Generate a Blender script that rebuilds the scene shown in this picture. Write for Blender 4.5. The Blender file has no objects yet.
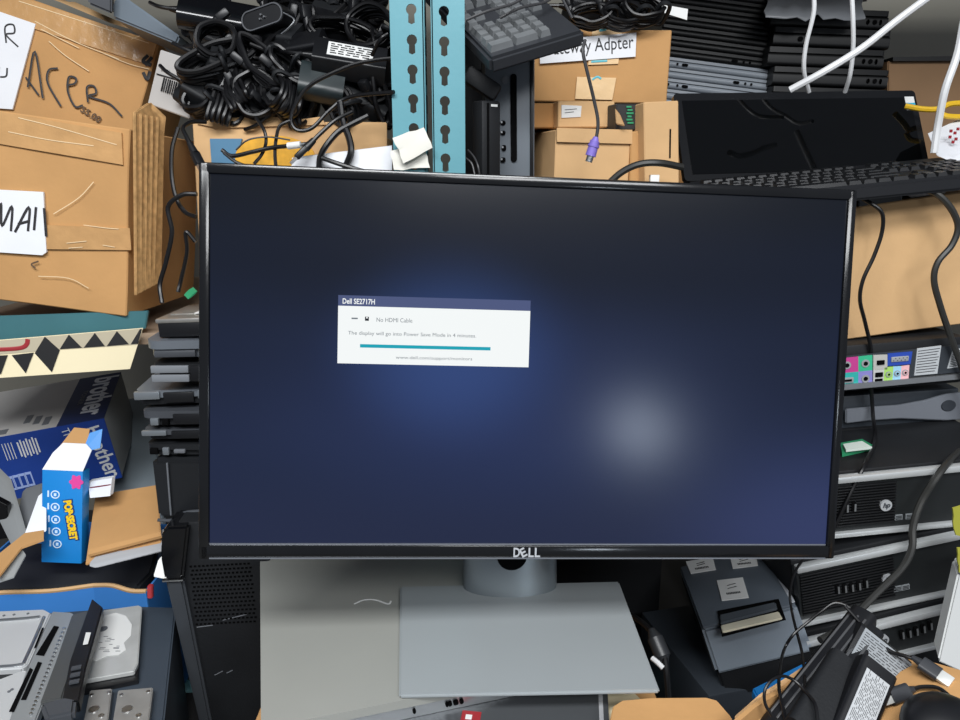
import bpy, bmesh, math, random
import numpy as np
from mathutils import Vector, Matrix, Euler
random.seed(7)
SC = bpy.context.scene
COL = SC.collection
R = math.radians
# ------------------------------------------------------------------ camera
F = 720.0
PITCH = R(14)
CAM = Vector((0, 0, 1.45))
FWD = Vector((0, math.cos(PITCH), -math.sin(PITCH)))
UPV = Vector((0, math.sin(PITCH), math.cos(PITCH)))
RGT = Vector((1, 0, 0))
cd = bpy.data.cameras.new('camera'); cam = bpy.data.objects.new('camera', cd); COL.objects.link(cam)
cam.location = CAM; cam.rotation_euler = (R(90) - PITCH, 0, 0)
cd.sensor_width = 36; cd.lens = F / 960 * 36; cd.clip_start = 0.02
SC.camera = cam

def ray(px, py): return FWD + RGT * ((px - 480) / F) + UPV * ((360 - py) / F)
def at(px, py, Y):
    d = ray(px, py); return CAM + d * (Y / d.y)
def onz(px, py, z):
    d = ray(px, py); return CAM + d * ((z - CAM.z) / d.z)
def onplane(M, px, py):
    """pixel -> local coordinates on the local plane y=0 of M"""
    Mi = M.inverted(); o = Mi @ CAM; d = (Mi.to_3x3() @ ray(px, py)); t = -o.y / d.y
    p = o + d * t
    return p
def ontop(M, px, py, z=0):
    Mi = M.inverted(); o = Mi @ CAM; d = (Mi.to_3x3() @ ray(px, py)); t = (z - o.z) / d.z
    return o + d * t

def pose(px4, W, H=None, rot=(0, 0, 0), sig=(.35, .35, .6), Y=None, ysig=.02):
    """camera matching: pose of a W x H upright rectangle (x right, z up, front towards -y) whose four corners
    TL TR BR BL were read off the photograph.  Returns matrix (origin at face centre), W, H"""
    px = np.array(px4, float)
    free = H is None
    c = px.mean(0)
    sc = (np.linalg.norm(px[1] - px[0]) + np.linalg.norm(px[2] - px[3])) / 2
    hh = (np.linalg.norm(px[3] - px[0]) + np.linalg.norm(px[2] - px[1])) / 2
    if free: H0 = W * hh / sc
    else: H0 = H
    t = F * W / sc
    p0 = CAM + ray(*c) * t
    x = np.array([rot[0], rot[1], rot[2], p0.x, p0.y, p0.z, math.log(H0)])
    def res(x):
        cx, sx, cy, sy, cz, sz = math.cos(x[0]), math.sin(x[0]), math.cos(x[1]), math.sin(x[1]), math.cos(x[2]), math.sin(x[2])
        Rx = np.array([[1, 0, 0], [0, cx, -sx], [0, sx, cx]]); Ry = np.array([[cy, 0, sy], [0, 1, 0], [-sy, 0, cy]]); Rz = np.array([[cz, -sz, 0], [sz, cz, 0], [0, 0, 1]])
        Rm = Rz @ Ry @ Rx
        h = math.exp(x[6]) if free else H0
        loc = np.array([[-W / 2, 0, h / 2], [W / 2, 0, h / 2], [W / 2, 0, -h / 2], [-W / 2, 0, -h / 2]])
        w = loc @ Rm.T + x[3:6] - np.array(CAM)
        a = w @ np.array(FWD); u = 480 + F * (w @ np.array(RGT)) / a; v = 360 - F * (w @ np.array(UPV)) / a
        r = list((u - px[:, 0]) / 1.5) + list((v - px[:, 1]) / 1.5)
        r += [(x[i] - rot[i]) / sig[i] for i in range(3)]
        if Y is not None: r.append((x[4] - Y) / ysig)
        return np.array(r)
    lam = 1e-3; r = res(x)
    n = 7 if free else 6
    for it in range(120):
        J = np.zeros((len(r), n))
        for i in range(n):
            y = x.copy(); y[i] += 1e-6; J[:, i] = (res(y) - r) / 1e-6
        A = J.T @ J
        st = np.linalg.solve(A + lam * np.diag(np.diag(A) + 1e-9), -J.T @ r)
        y = x.copy(); y[:n] += st; r2 = res(y)
        if r2 @ r2 < r @ r:
            if r @ r - r2 @ r2 < 1e-9: x, r = y, r2; break
            x, r = y, r2; lam = max(lam / 4, 1e-9)
        else: lam *= 5
        if lam > 1e9: break
    M = Matrix.Translation(Vector(x[3:6])) @ Euler((x[0], x[1], x[2]), 'XYZ').to_matrix().to_4x4()
    h = math.exp(x[6]) if free else H0
    pe = np.abs(res(x)[:8]).max() * 1.5
    POSELOG.append((tuple(round(math.degrees(v), 1) for v in x[:3]), tuple(round(float(v), 3) for v in x[3:6]), W, round(h, 3), round(float(pe), 1)))
    return M, W, h
POSELOG = []
def frame3(tl, tr, bl):
    x = (tr - tl); W = x.length; x.normalize(); d = bl - tl; z = -(d - x * d.dot(x)); H = z.length; z.normalize(); y = z.cross(x)
    M = Matrix((x, y, z)).transposed().to_4x4(); M.translation = tl + x * W / 2 - z * H / 2
    return M, W, H
def T(x=0, y=0, z=0): return Matrix.Translation((x, y, z))
def RX(a): return Matrix.Rotation(R(a), 4, 'X')
def RY(a): return Matrix.Rotation(R(a), 4, 'Y')
def RZ(a): return Matrix.Rotation(R(a), 4, 'Z')

# ------------------------------------------------------------------ materials
def lin(c):
    if isinstance(c, str): c = tuple(int(c[i:i + 2], 16) / 255 for i in (0, 2, 4))
    return tuple(((v + .055) / 1.055) ** 2.4 if v > .04045 else v / 12.92 for v in c) + (1,)
MATS = {}
def mat(name, col, rough=.5, metal=0, spec=.5, var=0, vs=6, bump=0, bs=60, coat=0, emit=None, es=1, stretch=None, alpha=1):
    if name in MATS: return MATS[name]
    m = bpy.data.materials.new(name); m.use_nodes = True; nt = m.node_tree; b = nt.nodes['Principled BSDF']
    c = lin(col)
    b.inputs['Base Color'].default_value = c; b.inputs['Roughness'].default_value = rough; b.inputs['Metallic'].default_value = metal
    b.inputs['Specular IOR Level'].default_value = spec; b.inputs['Coat Weight'].default_value = coat
    if alpha < 1: b.inputs['Alpha'].default_value = alpha
    if emit: b.inputs['Emission Color'].default_value = lin(emit); b.inputs['Emission Strength'].default_value = es
    if var or bump:
        tc = nt.nodes.new('ShaderNodeTexCoord'); mp = nt.nodes.new('ShaderNodeMapping'); nt.links.new(tc.outputs['Object'], mp.inputs[0])
        if stretch: mp.inputs['Scale'].default_value = stretch
    if var:
        n = nt.nodes.new('ShaderNodeTexNoise'); n.inputs['Scale'].default_value = vs; n.inputs['Detail'].default_value = 6
        nt.links.new(mp.outputs[0], n.inputs['Vector'])
        r = nt.nodes.new('ShaderNodeMapRange'); r.inputs['From Min'].default_value = .3; r.inputs['From Max'].default_value = .7
        r.inputs['To Min'].default_value = 1 - var; r.inputs['To Max'].default_value = 1 + var
        nt.links.new(n.outputs[0], r.inputs[0])
        mx = nt.nodes.new('ShaderNodeVectorMath'); mx.operation = 'SCALE'; mx.inputs[0].default_value = c[:3]
        nt.links.new(r.outputs[0], mx.inputs['Scale']); nt.links.new(mx.outputs[0], b.inputs['Base Color'])
    if bump:
        n2 = nt.nodes.new('ShaderNodeTexNoise'); n2.inputs['Scale'].default_value = bs; n2.inputs['Detail'].default_value = 4
        nt.links.new(mp.outputs[0], n2.inputs['Vector'])
        bp = nt.nodes.new('ShaderNodeBump'); bp.inputs['Strength'].default_value = bump; bp.inputs['Distance'].default_value = .004
        nt.links.new(n2.outputs[0], bp.inputs['Height']); nt.links.new(bp.outputs[0], b.inputs['Normal'])
    MATS[name] = m
    return m

# ------------------------------------------------------------------ mesh building
class MB:
    def __init__(s): s.bm = bmesh.new(); s.mi = 0
    def _fin(s, vs, M):
        if M is not None: bmesh.ops.transform(s.bm, matrix=M, verts=vs)
        return vs
    def _tmp(s, tb, M=None, mi=0):
        me = bpy.data.meshes.new('t'); tb.to_mesh(me); tb.free()
        if M is not None: me.transform(M)
        for p in me.polygons: p.material_index = mi
        s.bm.from_mesh(me); bpy.data.meshes.remove(me)
    def box(s, c, d, M=None, mi=0, bev=0, seg=2, edges='all'):
        tb = bmesh.new(); bmesh.ops.create_cube(tb, size=1)
        for v in tb.verts: v.co = Vector((v.co.x * d[0] + c[0], v.co.y * d[1] + c[1], v.co.z * d[2] + c[2]))
        if bev:
            bev = min(bev, min(d) * .49)
            es = list(tb.edges)
            if edges != 'all':
                ax = 'xyz'.index(edges)
                es = [e for e in es if abs((e.verts[0].co - e.verts[1].co)[ax]) > 1e-9 and all(abs((e.verts[0].co - e.verts[1].co)[k]) < 1e-9 for k in range(3) if k != ax)]
                o = [k for k in range(3) if k != ax]
            bmesh.ops.bevel(tb, geom=es, offset=bev, segments=seg, profile=.5, affect='EDGES')
        s._tmp(tb, M, mi)
    def rbox(s, c, d, rad, M=None, mi=0, axis='z', bev=.001, seg=5):
        """box with its four edges along axis rounded by rad, other edges softly bevelled"""
        tb = bmesh.new(); bmesh.ops.create_cube(tb, size=1)
        for v in tb.verts: v.co = Vector((v.co.x * d[0], v.co.y * d[1], v.co.z * d[2]))
        ax = 'xyz'.index(axis)
        es = [e for e in tb.edges if abs((e.verts[0].co - e.verts[1].co)[ax]) > 1e-6]
        bmesh.ops.bevel(tb, geom=es, offset=rad, segments=seg, profile=.5, affect='EDGES')
        if bev:
            h = d[ax] / 2
            es = [e for e in tb.edges if all(abs(abs(v.co[ax]) - h) < 1e-7 for v in e.verts) and e.verts[0].co[ax] * e.verts[1].co[ax] > 0 and len(e.link_faces) == 2
                  and any(all(abs(abs(v.co[ax]) - h) < 1e-7 for v in f.verts) for f in e.link_faces) and not all(all(abs(abs(v.co[ax]) - h) < 1e-7 for v in f.verts) for f in e.link_faces)]
            bmesh.ops.bevel(tb, geom=es, offset=bev, segments=2, profile=.5, affect='EDGES')
        bmesh.ops.translate(tb, verts=tb.verts, vec=c)
        s._tmp(tb, M, mi)
    def carton(s, c, d, M=None, mi=0, amp=.002, n=6, seed=0):
        """a slightly bulged and dented closed cardboard body"""
        tb = bmesh.new(); bmesh.ops.create_cube(tb, size=1)
        for v in tb.verts: v.co = Vector((v.co.x * d[0], v.co.y * d[1], v.co.z * d[2]))
        bmesh.ops.bevel(tb, geom=list(tb.edges), offset=.0015, segments=1, affect='EDGES')
        bmesh.ops.subdivide_edges(tb, edges=[e for e in tb.edges if e.calc_length() > .02], cuts=n, use_grid_fill=True)
        rr = random.Random(seed); ph = [rr.uniform(0, 6) for _ in range(9)]; k = [rr.uniform(12, 26) for _ in range(9)]
        for v in tb.verts:
            p = v.co
            v.co = p + Vector([amp * (math.sin(k[3 * a] * p.y + ph[3 * a]) + math.sin(k[3 * a + 1] * p.z + ph[3 * a + 1]) + .7 * math.sin(k[3 * a + 2] * p.x + ph[3 * a + 2])) * .5 for a in range(3)])
        bmesh.ops.translate(tb, verts=tb.verts, vec=c)
        s._tmp(tb, M, mi)
    def cyl(s, p0, p1, r0, r1=None, n=16, M=None, mi=0, cap=True):
        p0, p1 = Vector(p0), Vector(p1); r1 = r0 if r1 is None else r1
        tb = bmesh.new(); d = p1 - p0
        bmesh.ops.create_cone(tb, cap_ends=cap, segments=n, radius1=r0, radius2=r1, depth=d.length)
        q = d.to_track_quat('Z', 'Y').to_matrix().to_4x4()
        bmesh.ops.transform(tb, matrix=Matrix.Translation((p0 + p1) / 2) @ q, verts=tb.verts)
        s._tmp(tb, M, mi)
    def hexa(s, front, back, mi=0, M=None, bev=0):
        """front: TL TR BR BL, back the same"""
        tb = bmesh.new(); f = [tb.verts.new(Vector(p)) for p in front]; b = [tb.verts.new(Vector(p)) for p in back]
        tb.faces.new(f[::-1]); tb.faces.new(b)
        for i in range(4): j = (i + 1) % 4; tb.faces.new((f[i], f[j], b[j], b[i]))
        bmesh.ops.recalc_face_normals(tb, faces=tb.faces)
        if bev: bmesh.ops.bevel(tb, geom=list(tb.edges), offset=bev, segments=2, affect='EDGES')
        s._tmp(tb, M, mi)
    def prism(s, pts, vec, mi=0, M=None, bev=0):
        """polygon extruded by vec"""
        vec = Vector(vec); tb = bmesh.new(); a = [tb.verts.new(Vector(p)) for p in pts]; b = [tb.verts.new(Vector(p) + vec) for p in pts]
        n = len(a)
        tb.faces.new(a); tb.faces.new(b[::-1])
        for i in range(n): tb.faces.new((a[i], b[i], b[(i + 1) % n], a[(i + 1) % n]))
        bmesh.ops.recalc_face_normals(tb, faces=tb.faces)
        if bev: bmesh.ops.bevel(tb, geom=list(tb.edges), offset=bev, segments=2, affect='EDGES')
        s._tmp(tb, M, mi)
    def tube(s, pts, r, n=8, M=None, mi=0, sub=6, flat=None, closed=False, taper=None):
        pts = [Vector(p) for p in pts]
        if sub > 1 and len(pts) > 2:
            P = [pts[-1]] + pts + [pts[0], pts[1]] if closed else [2 * pts[0] - pts[1]] + pts + [2 * pts[-1] - pts[-2]]
            out = []
            for i in range(1, len(P) - 2):
                p0, p1, p2, p3 = P[i - 1:i + 3]
                for k in range(sub):
                    t = k / sub
                    out.append(.5 * ((2 * p1) + (p2 - p0) * t + (2 * p0 - 5 * p1 + 4 * p2 - p3) * t * t + (3 * p1 - p0 - 3 * p2 + p3) * t ** 3))
            if not closed: out.append(P[-2])
            pts = out
        tb = bmesh.new(); rings = []; prev = None; N = len(pts)
        for i, p in enumerate(pts):
            a = pts[(i - 1) % N if closed else max(i - 1, 0)]; b = pts[(i + 1) % N if closed else min(i + 1, N - 1)]
            tan = (b - a)
            if tan.length < 1e-9: tan = Vector((0, 0, 1))
            tan.normalize()
            if prev is None:
                u = tan.orthogonal().normalized()
            else:
                u = prev - tan * prev.dot(tan)
                u = u.normalized() if u.length > 1e-6 else tan.orthogonal().normalized()
            prev = u; w = tan.cross(u)
            rr = r if taper is None else r * (taper[0] + (taper[1] - taper[0]) * i / max(N - 1, 1))
            ring = []
            for k in range(n):
                o = u * math.cos(2 * math.pi * k / n) * rr + w * math.sin(2 * math.pi * k / n) * rr
                if flat is not None: nrm = Vector(flat[:3]); o -= nrm * o.dot(nrm) * (1 - flat[3])
                ring.append(tb.verts.new(p + o))
            rings.append(ring)
        for i in range(N if closed else N - 1):
            A, B = rings[i], rings[(i + 1) % N]
            for k in range(n): tb.faces.new((A[k], A[(k + 1) % n], B[(k + 1) % n], B[k]))
        if not closed: tb.faces.new(rings[0][::-1]); tb.faces.new(rings[-1])
        bmesh.ops.recalc_face_normals(tb, faces=tb.faces)
        s._tmp(tb, M, mi)
    def text(s, body, size, M, mi=0, ext=.0002, align='CENTER', fit=None, shear=0, bold=0):
        cu = bpy.data.curves.new('t', 'FONT'); cu.body = body; cu.size = size; cu.extrude = ext; cu.align_x = align; cu.align_y = 'CENTER'; cu.shear = shear; cu.offset = bold; cu.resolution_u = 3
        o = bpy.data.objects.new('t', cu); COL.objects.link(o); bpy.context.view_layer.update()
        me = bpy.data.meshes.new_from_object(o.evaluated_get(bpy.context.evaluated_depsgraph_get()))
        bpy.data.objects.remove(o); bpy.data.curves.remove(cu)
        if fit and len(me.vertices):
            xs = [v.co.x for v in me.vertices]; ys = [v.co.y for v in me.vertices]
            sx = fit[0] / (max(xs) - min(xs)); sy = fit[1] / (max(ys) - min(ys)) if fit[1] else sx
            cx, cy = (max(xs) + min(xs)) / 2, (max(ys) + min(ys)) / 2
            for v in me.vertices: v.co = Vector(((v.co.x - cx) * sx, (v.co.y - cy) * sy, v.co.z))
        me.transform(M)
        for p in me.polygons: p.material_index = mi
        s.bm.from_mesh(me); bpy.data.meshes.remove(me)
    def done(s, name, mats, parent=None, M=None, smooth=40):
        me = bpy.data.meshes.new(name); s.bm.to_mesh(me); s.bm.free()
        mats = mats if isinstance(mats, (list, tuple)) else [mats]
        for m in mats: me.materials.append(m)
        if smooth:
            for p in me.polygons: p.use_smooth = True
            me.set_sharp_from_angle(angle=R(smooth))
        o = bpy.data.objects.new(name, me); COL.objects.link(o)
        if parent is not None: o.parent = parent
        if M is not None: o.matrix_basis = M
        return o
def origin_to_base(o):
    """put a single-mesh thing's origin at the bottom centre of its mesh (pure translation)"""
    me = o.data; xs = [v.co for v in me.vertices]
    lo = Vector((min(v.x for v in xs), min(v.y for v in xs), min(v.z for v in xs))); hi = Vector((max(v.x for v in xs), max(v.y for v in xs), max(v.z for v in xs)))
    c = Vector(((lo.x + hi.x) / 2, (lo.y + hi.y) / 2, lo.z))
    me.transform(Matrix.Translation(-c)); o.matrix_basis = o.matrix_basis @ Matrix.Translation(c)
    return o
def tag(o, label, cat, group=None, kind=None):
    o['label'] = label; o['category'] = cat
    if group: o['group'] = group
    if kind: o['kind'] = kind
    return o
def thing(name, label, cat, M=None, group=None):
    o = bpy.data.objects.new(name, None); COL.objects.link(o); o.empty_display_size = .02
    if M is not None: o.matrix_world = M
    return tag(o, label, cat, group)
def dup(root, M=None, label=None, group=None):
    r = root.copy(); COL.objects.link(r)
    if M is not None: r.matrix_world = M
    if label: r['label'] = label
    if group: r['group'] = group
    for ch in root.children:
        c = ch.copy(); COL.objects.link(c); c.parent = r
        for g in ch.children:
            d = g.copy(); COL.objects.link(d); d.parent = c
    return r
def struct(o): o['kind'] = 'structure'; return o
def wrld(mb, name, mats, label, cat, group=None, smooth=40):
    """single mesh thing built in world coordinates"""
    o = mb.done(name, mats, smooth=smooth); origin_to_base(o); return tag(o, label, cat, group)
# face frame for text and flat details lying on a front face (x right, y up, z towards the viewer = -y)
def face(x, z, y=-.0004, rot=0): return Matrix.Translation((x, y, z)) @ Matrix.Rotation(R(90), 4, 'X') @ Matrix.Rotation(R(rot), 4, 'Z')
def topf(x, y, z, rot=0): return Matrix.Translation((x, y, z)) @ Matrix.Rotation(R(rot), 4, 'Z')
CARD = mat('cardboard', 'BC905E', .8, spec=.25, var=.10, vs=9, bump=.25, bs=35)
CARD2 = mat('cardboard pale', 'CCA678', .8, spec=.25, var=.08, vs=8, bump=.2, bs=40)
CARD3 = mat('cardboard brown', 'A87B4C', .82, spec=.2, var=.12, vs=9, bump=.3, bs=30)
CARDI = mat('cardboard corrugated edge', 'B08A5C', .9, spec=.1, var=.25, vs=120)
TAPE = mat('tan packing tape', 'BE9463', .25, spec=.5, var=.10, vs=30, bump=.5, bs=45)
TAPEP = mat('pale packing tape', 'E0BE8E', .35, spec=.5, var=.06, vs=30, bump=.3, bs=45)
TAPEW = mat('tape wrinkle highlight', 'E9CFA6', .25)  # pale tape wrinkles with their highlights put into the colour
PAPER = mat('white paper', 'E4E6EA', .7, spec=.3, var=.03, vs=12, bump=.1, bs=20)
INK = mat('marker ink', '2B2A2C', .6, var=.3, vs=60)
INKF = mat('faded ink', '5E4A38', .8)
BLK = mat('black plastic', '111215', .40, spec=.5, var=.12, vs=30)
BLKM = mat('matte black plastic', '16181B', .6, spec=.4, var=.15, vs=25, bump=.08, bs=400)
BLKG = mat('gloss black plastic', '0C0D10', .14, spec=.5)
CABLE = mat('black cable rubber', '0E0E10', .36, spec=.45)
CABLEG = mat('grey cable rubber', '3A3A3C', .4, spec=.5)
SLATE = mat('slate plastic', '2E343B', .5, var=.06, vs=12, bump=.06, bs=500)
GREY = mat('grey plastic', '686B70', .45, var=.06, vs=14)
GREYL = mat('light grey plastic', 'A9ABAE', .4, var=.05, vs=14)
DGREY = mat('dark grey plastic', '43464B', .45, var=.08, vs=14)
SILV = mat('silver metal', 'B9BCBE', .32, metal=.85, var=.05, vs=20)
SILVP = mat('silver grey painted lid', '9D9E98', .38, metal=.15, var=.03, vs=10)
STEEL = mat('brushed steel', 'C8CACB', .28, metal=1, var=.08, vs=30, stretch=(1, 12, 1))
STAND = mat('grey stand plastic', '9BA1A3', .36, metal=.15, var=.02, vs=8)
TURQ = mat('turquoise painted steel', '609AA5', .45, spec=.45, var=.05, vs=10, bump=.05, bs=80)
TURQD = mat('shaded turquoise beam', '3F6F76', .5, var=.08, vs=10)  # darker turquoise: the shade on the beam is in the colour
WHITE = mat('white plastic', 'E6E7E4', .4)
STICK = mat('white sticker', 'DDDEDC', .5)
BARC = mat('black print', '1A1A1C', .6)
HOLE = mat('dark void', '050506', .9, spec=.1)
CREAM = mat('cream card', 'F0E3BE', .7, var=.03)
RED = mat('red print', '9A2A30', .5)
BLUEB = mat('toner box blue', '1E3F8F', .45, var=.05)
BLUED = mat('toner box navy', '1B2A55', .5, var=.05)
WGREY = mat('greyed white board', 'B9B7B4', .6, var=.08)
GBOARD = mat('grey board', '8D9090', .7, var=.08)
PBLUE = mat('popcorn box blue', '1782CF', .4, var=.04)
YEL = mat('yellow print', 'F2C81E', .45)
PINK = mat('pink print', 'E0489C', .45)
SKYB = mat('bright blue board', '3F82CC', .5, var=.06)
PURP = mat('purple connector', '7C6BC0', .45)
GREEN = mat('green board', '2E8F62', .5)
TEALP = mat('teal print', '2AA6B5', .45)
BLUEP = mat('blue plastic', '1F78BE', .4)
OLIVE = mat('grey green wall paint', '88857A', .8, var=.05, vs=3)
WHITC = mat('white cable', 'D9DADB', .35)
YELC = mat('yellow cable', 'E0B428', .4)
WOOD = mat('bench board', '3E3D3C', .6, var=.1)
# ================================================================== setting
SHELF_Z = 1.425          # right and middle shelf board top
BENCH_Z = .68
def slab(name, lo, hi, m):
    b = MB(); c = [(lo[i] + hi[i]) / 2 for i in range(3)]; d = [hi[i] - lo[i] for i in range(3)]
    b.box(c, d); return struct(b.done(name, m))
slab('floor', (-2.6, -2.6, -.05), (2.6, 2.2, 0), mat('floor tile', '8B8880', .5, var=.08, vs=4))
slab('wall_back', (-2.6, 2.1, 0), (2.6, 2.2, 2.9), OLIVE)
# bench
b = MB(); b.box((0, .63, BENCH_Z - .015), (2.2, .66, .03), bev=.003)
for sx in (-1.05, 1.05):
    for y in (.33, .92): b.box((sx, y, BENCH_Z / 2 - .015), (.05, .05, BENCH_Z - .03))
wrld(b, 'workbench', WOOD, 'grey topped workbench carrying the computers and cartons', 'workbench')
# shelf boards with front beams
def shelf(x0, x1, y0, y1, z, label, mats, beam=True):
    t = thing('shelf_board', label, 'shelf', T((x0 + x1) / 2, (y0 + y1) / 2, z - .05))
    w = x1 - x0; d = y1 - y0
    b = MB(); b.box((0, .0, .044), (w, d - .01, .012)); b.done('board', WOOD, t)
    if not beam: return t
    b = MB(); b.box((0, -d / 2 + .001, .025), (w, .004, .05), bev=.001); b.box((0, -d / 2 + .012, .004), (w, .02, .003)); b.done('beam', mats, t)
    return t
shelf(-1.2, -.12, .985, 1.6, BENCH_Z, 'low grey shelf board holding the open carton and toner box', TURQ)
shelf(-.015, 1.4, .985, 1.6, BENCH_Z, 'low grey shelf board under the stack of black computers', TURQ)
shelf(-.015, .30, .975, 1.6, 1.438, 'upper shelf board under the small cartons and upright computer', WOOD, False)
shelf(.305, 1.4, 1.04, 1.6, 1.438, 'upper shelf board under the black flat screen', WOOD, False)

# two perforated uprights standing back to back
def upright(pxl, pxr, slot_px, flange_left, label):
    """steel angle post: front face between two photo columns, keyhole slots cut right through"""
    Y = .972
    a, c = at(pxl, 100, Y), at(pxr, 100, Y)
    w = c.x - a.x; x0 = (a.x + c.x) / 2
    zt = 2.3
    t = thing('shelf_upright', label, 'shelf post', T(x0, Y, 0))
    zs0 = at(slot_px[0], slot_px[1], Y).z; cx = at(slot_px[0], slot_px[1], Y).x - x0
    pitch = slot_px[2]
    slots = [zs0 + k * pitch for k in range(-16, 12)]
    tb = bmesh.new(); NS = 14
    th = .0025
    def ring(z):
        """keyhole outline: round head above a narrower straight tail"""
        r, r2, L = .0066, .0037, .0150
        pts = []
        a0 = math.asin(r2 / r)
        for k in range(NS - 3):
            ang = -math.pi / 2 + a0 + (2 * math.pi - 2 * a0) * k / (NS - 4)
            pts.append((cx + r * math.cos(ang), z + r * math.sin(ang)))
        pts += [(cx - r2 * 1.1, z - L), (cx, z - L - .002), (cx + r2 * 1.1, z - L)]
        return pts
    def cell(z0, z1, z):
        rp = ring(z)
        outer = []
        for (px, pz) in rp:
            # project each outline point to the cell border
            ang = math.atan2(pz - (z - .004), px - cx)
            dx, dz = math.cos(ang), math.sin(ang)
            best = 1e9
            for lim, o, d in ((w / 2, cx, dx), (-w / 2, cx, dx), (z1, z - .004, dz), (z0, z - .004, dz)):
                if abs(d) > 1e-9:
                    s = (lim - o) / d
                    if s > 0: best = min(best, s)
            outer.append((cx + dx * best, z - .004 + dz * best))
        return rp, outer
    zz = slots
    for i, z in enumerate(zz):
        z0 = z - pitch / 2 - .004; z1 = z + pitch / 2 - .004
        rp, ou = cell(z0, z1, z)
        n = len(rp)
        cor = [(-w / 2, z0), (w / 2, z0), (w / 2, z1), (-w / 2, z1)]
        f0 = [tb.verts.new((x, 0, q)) for x, q in rp]; f1 = [tb.verts.new((x, th, q)) for x, q in rp]
        o0 = [tb.verts.new((x, 0, q)) for x, q in ou]; o1 = [tb.verts.new((x, th, q)) for x, q in ou]
        for k in range(n):
            j = (k + 1) % n
            # insert a corner when two neighbouring border points lie on different sides
            ext = [c_ for c_ in cor if abs(ou[k][0] - ou[j][0]) > 1e-6 and abs(ou[k][1] - ou[j][1]) > 1e-6 and
                   ((abs(c_[0] - ou[k][0]) < 1e-6 and abs(c_[1] - ou[j][1]) < 1e-6) or (abs(c_[0] - ou[j][0]) < 1e-6 and abs(c_[1] - ou[k][1]) < 1e-6))]
            if ext:
                e0 = tb.verts.new((ext[0][0], 0, ext[0][1])); e1 = tb.verts.new((ext[0][0], th, ext[0][1]))
                tb.faces.new((f0[k], f0[j], o0[j], e0, o0[k])); tb.faces.new((f1[j], f1[k], o1[k], e1, o1[j]))
            else:
                tb.faces.new((f0[k], f0[j], o0[j], o0[k])); tb.faces.new((f1[j], f1[k], o1[k], o1[j]))
            tb.faces.new((f0[j], f0[k], f1[k], f1[j]))
    bmesh.ops.remove_doubles(tb, verts=tb.verts, dist=1e-5)
    bmesh.ops.recalc_face_normals(tb, faces=tb.faces)
    b = MB(); b._tmp(tb)
    zb = zz[0] - pitch / 2 - .004
    b.box((0, th / 2, zb / 2), (w, th, zb)); b.done('perforated_face', TURQ, t, smooth=0)
    b = MB(); sx = -w / 2 + .0017 if flange_left else w / 2 - .0017
    b.box((sx, .02, zt / 2), (.003, .04, zt), bev=.0008)
    b.done('side_flange', TURQ, t)
    b = MB()
    for z in zz: b.box((sx + (.0018 if flange_left else -.0018), .022, z - .004), (.0006, .01, .022)); b.box((sx - (.0018 if flange_left else -.0018), .022, z - .004), (.0006, .01, .022))
    b.done('flange_slots', HOLE, t)
    return t
upright(392, 425.5, (412.5, 70, .0352), False, 'left turquoise perforated steel post with white paper tag at its foot')
upright(432, 465, (444.5, 72, .0352), True, 'right turquoise perforated steel post beside the keyboard and upright computer')
shelf(-1.3, -.12, 1.0, 1.75, 1.97, 'added unseen left shelf board blocking ceiling light above the adapters', TURQ)  # board added out of view to keep ceiling light off the back
shelf(-.015, 1.4, 1.0, 1.75, 1.97, 'added unseen right shelf board blocking ceiling light above the laptop stacks', TURQ)  # right hand board, likewise added unseen to darken the back
# ================================================================== the monitor
MM, MW, MH = pose([(198, 161.3), (858, 190), (834.5, 559.3), (198.5, 559.3)], .615, None, rot=(R(-10), R(1.5), R(4)), sig=(.6, .6, .6))
mon = thing('monitor', 'large black monitor with lit dark blue screen on grey stand', 'monitor')
mon.matrix_world = MM @ T(0, 0, -MH / 2)
def lm(px, py): p = onplane(MM, px, py); return p.x, p.z + MH / 2
H2 = MH / 2
bl, br, bt, bb = .0095, .0085, .0098, .0135
# bezel ring
b = MB()
W2 = MW / 2
b.box((-W2 + bl / 2, .011, H2), (bl, .022, MH), bev=.002); b.box((W2 - br / 2, .011, H2), (br, .022, MH), bev=.002)
b.box((0, .011, MH - bt / 2), (MW - .002, .022, bt), bev=.002); b.box((0, .011, bb / 2), (MW - .002, .022, bb), bev=.002)
bez = b.done('bezel', mat('gloss bezel', '101113', .16, spec=.5, var=.2, vs=8), mon)
b = MB()
b.box((0, .0028, bb + .0004), (MW - bl - br, .002, .0012)); b.box((0, -.0005, .0012), (MW - .02, .001, .0012))
b.done('bezel_edge_strip', mat('bezel edge', '8B8F96', .25, metal=.6), bez)
b = MB(); sc_x, sc_z = lm(527.5, 553)
b.text('D', .013, face(sc_x - .0105, .0068, -.0003), bold=.0003, fit=(.0062, .0092)); b.text('E', .013, face(sc_x - .0042, .0068, -.0003, 28), bold=.0003, fit=(.0055, .0088))
b.text('L', .013, face(sc_x + .0035, .0068, -.0003), bold=.0003, fit=(.0052, .0092)); b.text('L', .013, face(sc_x + .0096, .0068, -.0003), bold=.0003, fit=(.0052, .0092))
b.done('logo', mat('logo silver', 'D5D8DC', .3, metal=.5), bez, smooth=0)
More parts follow.
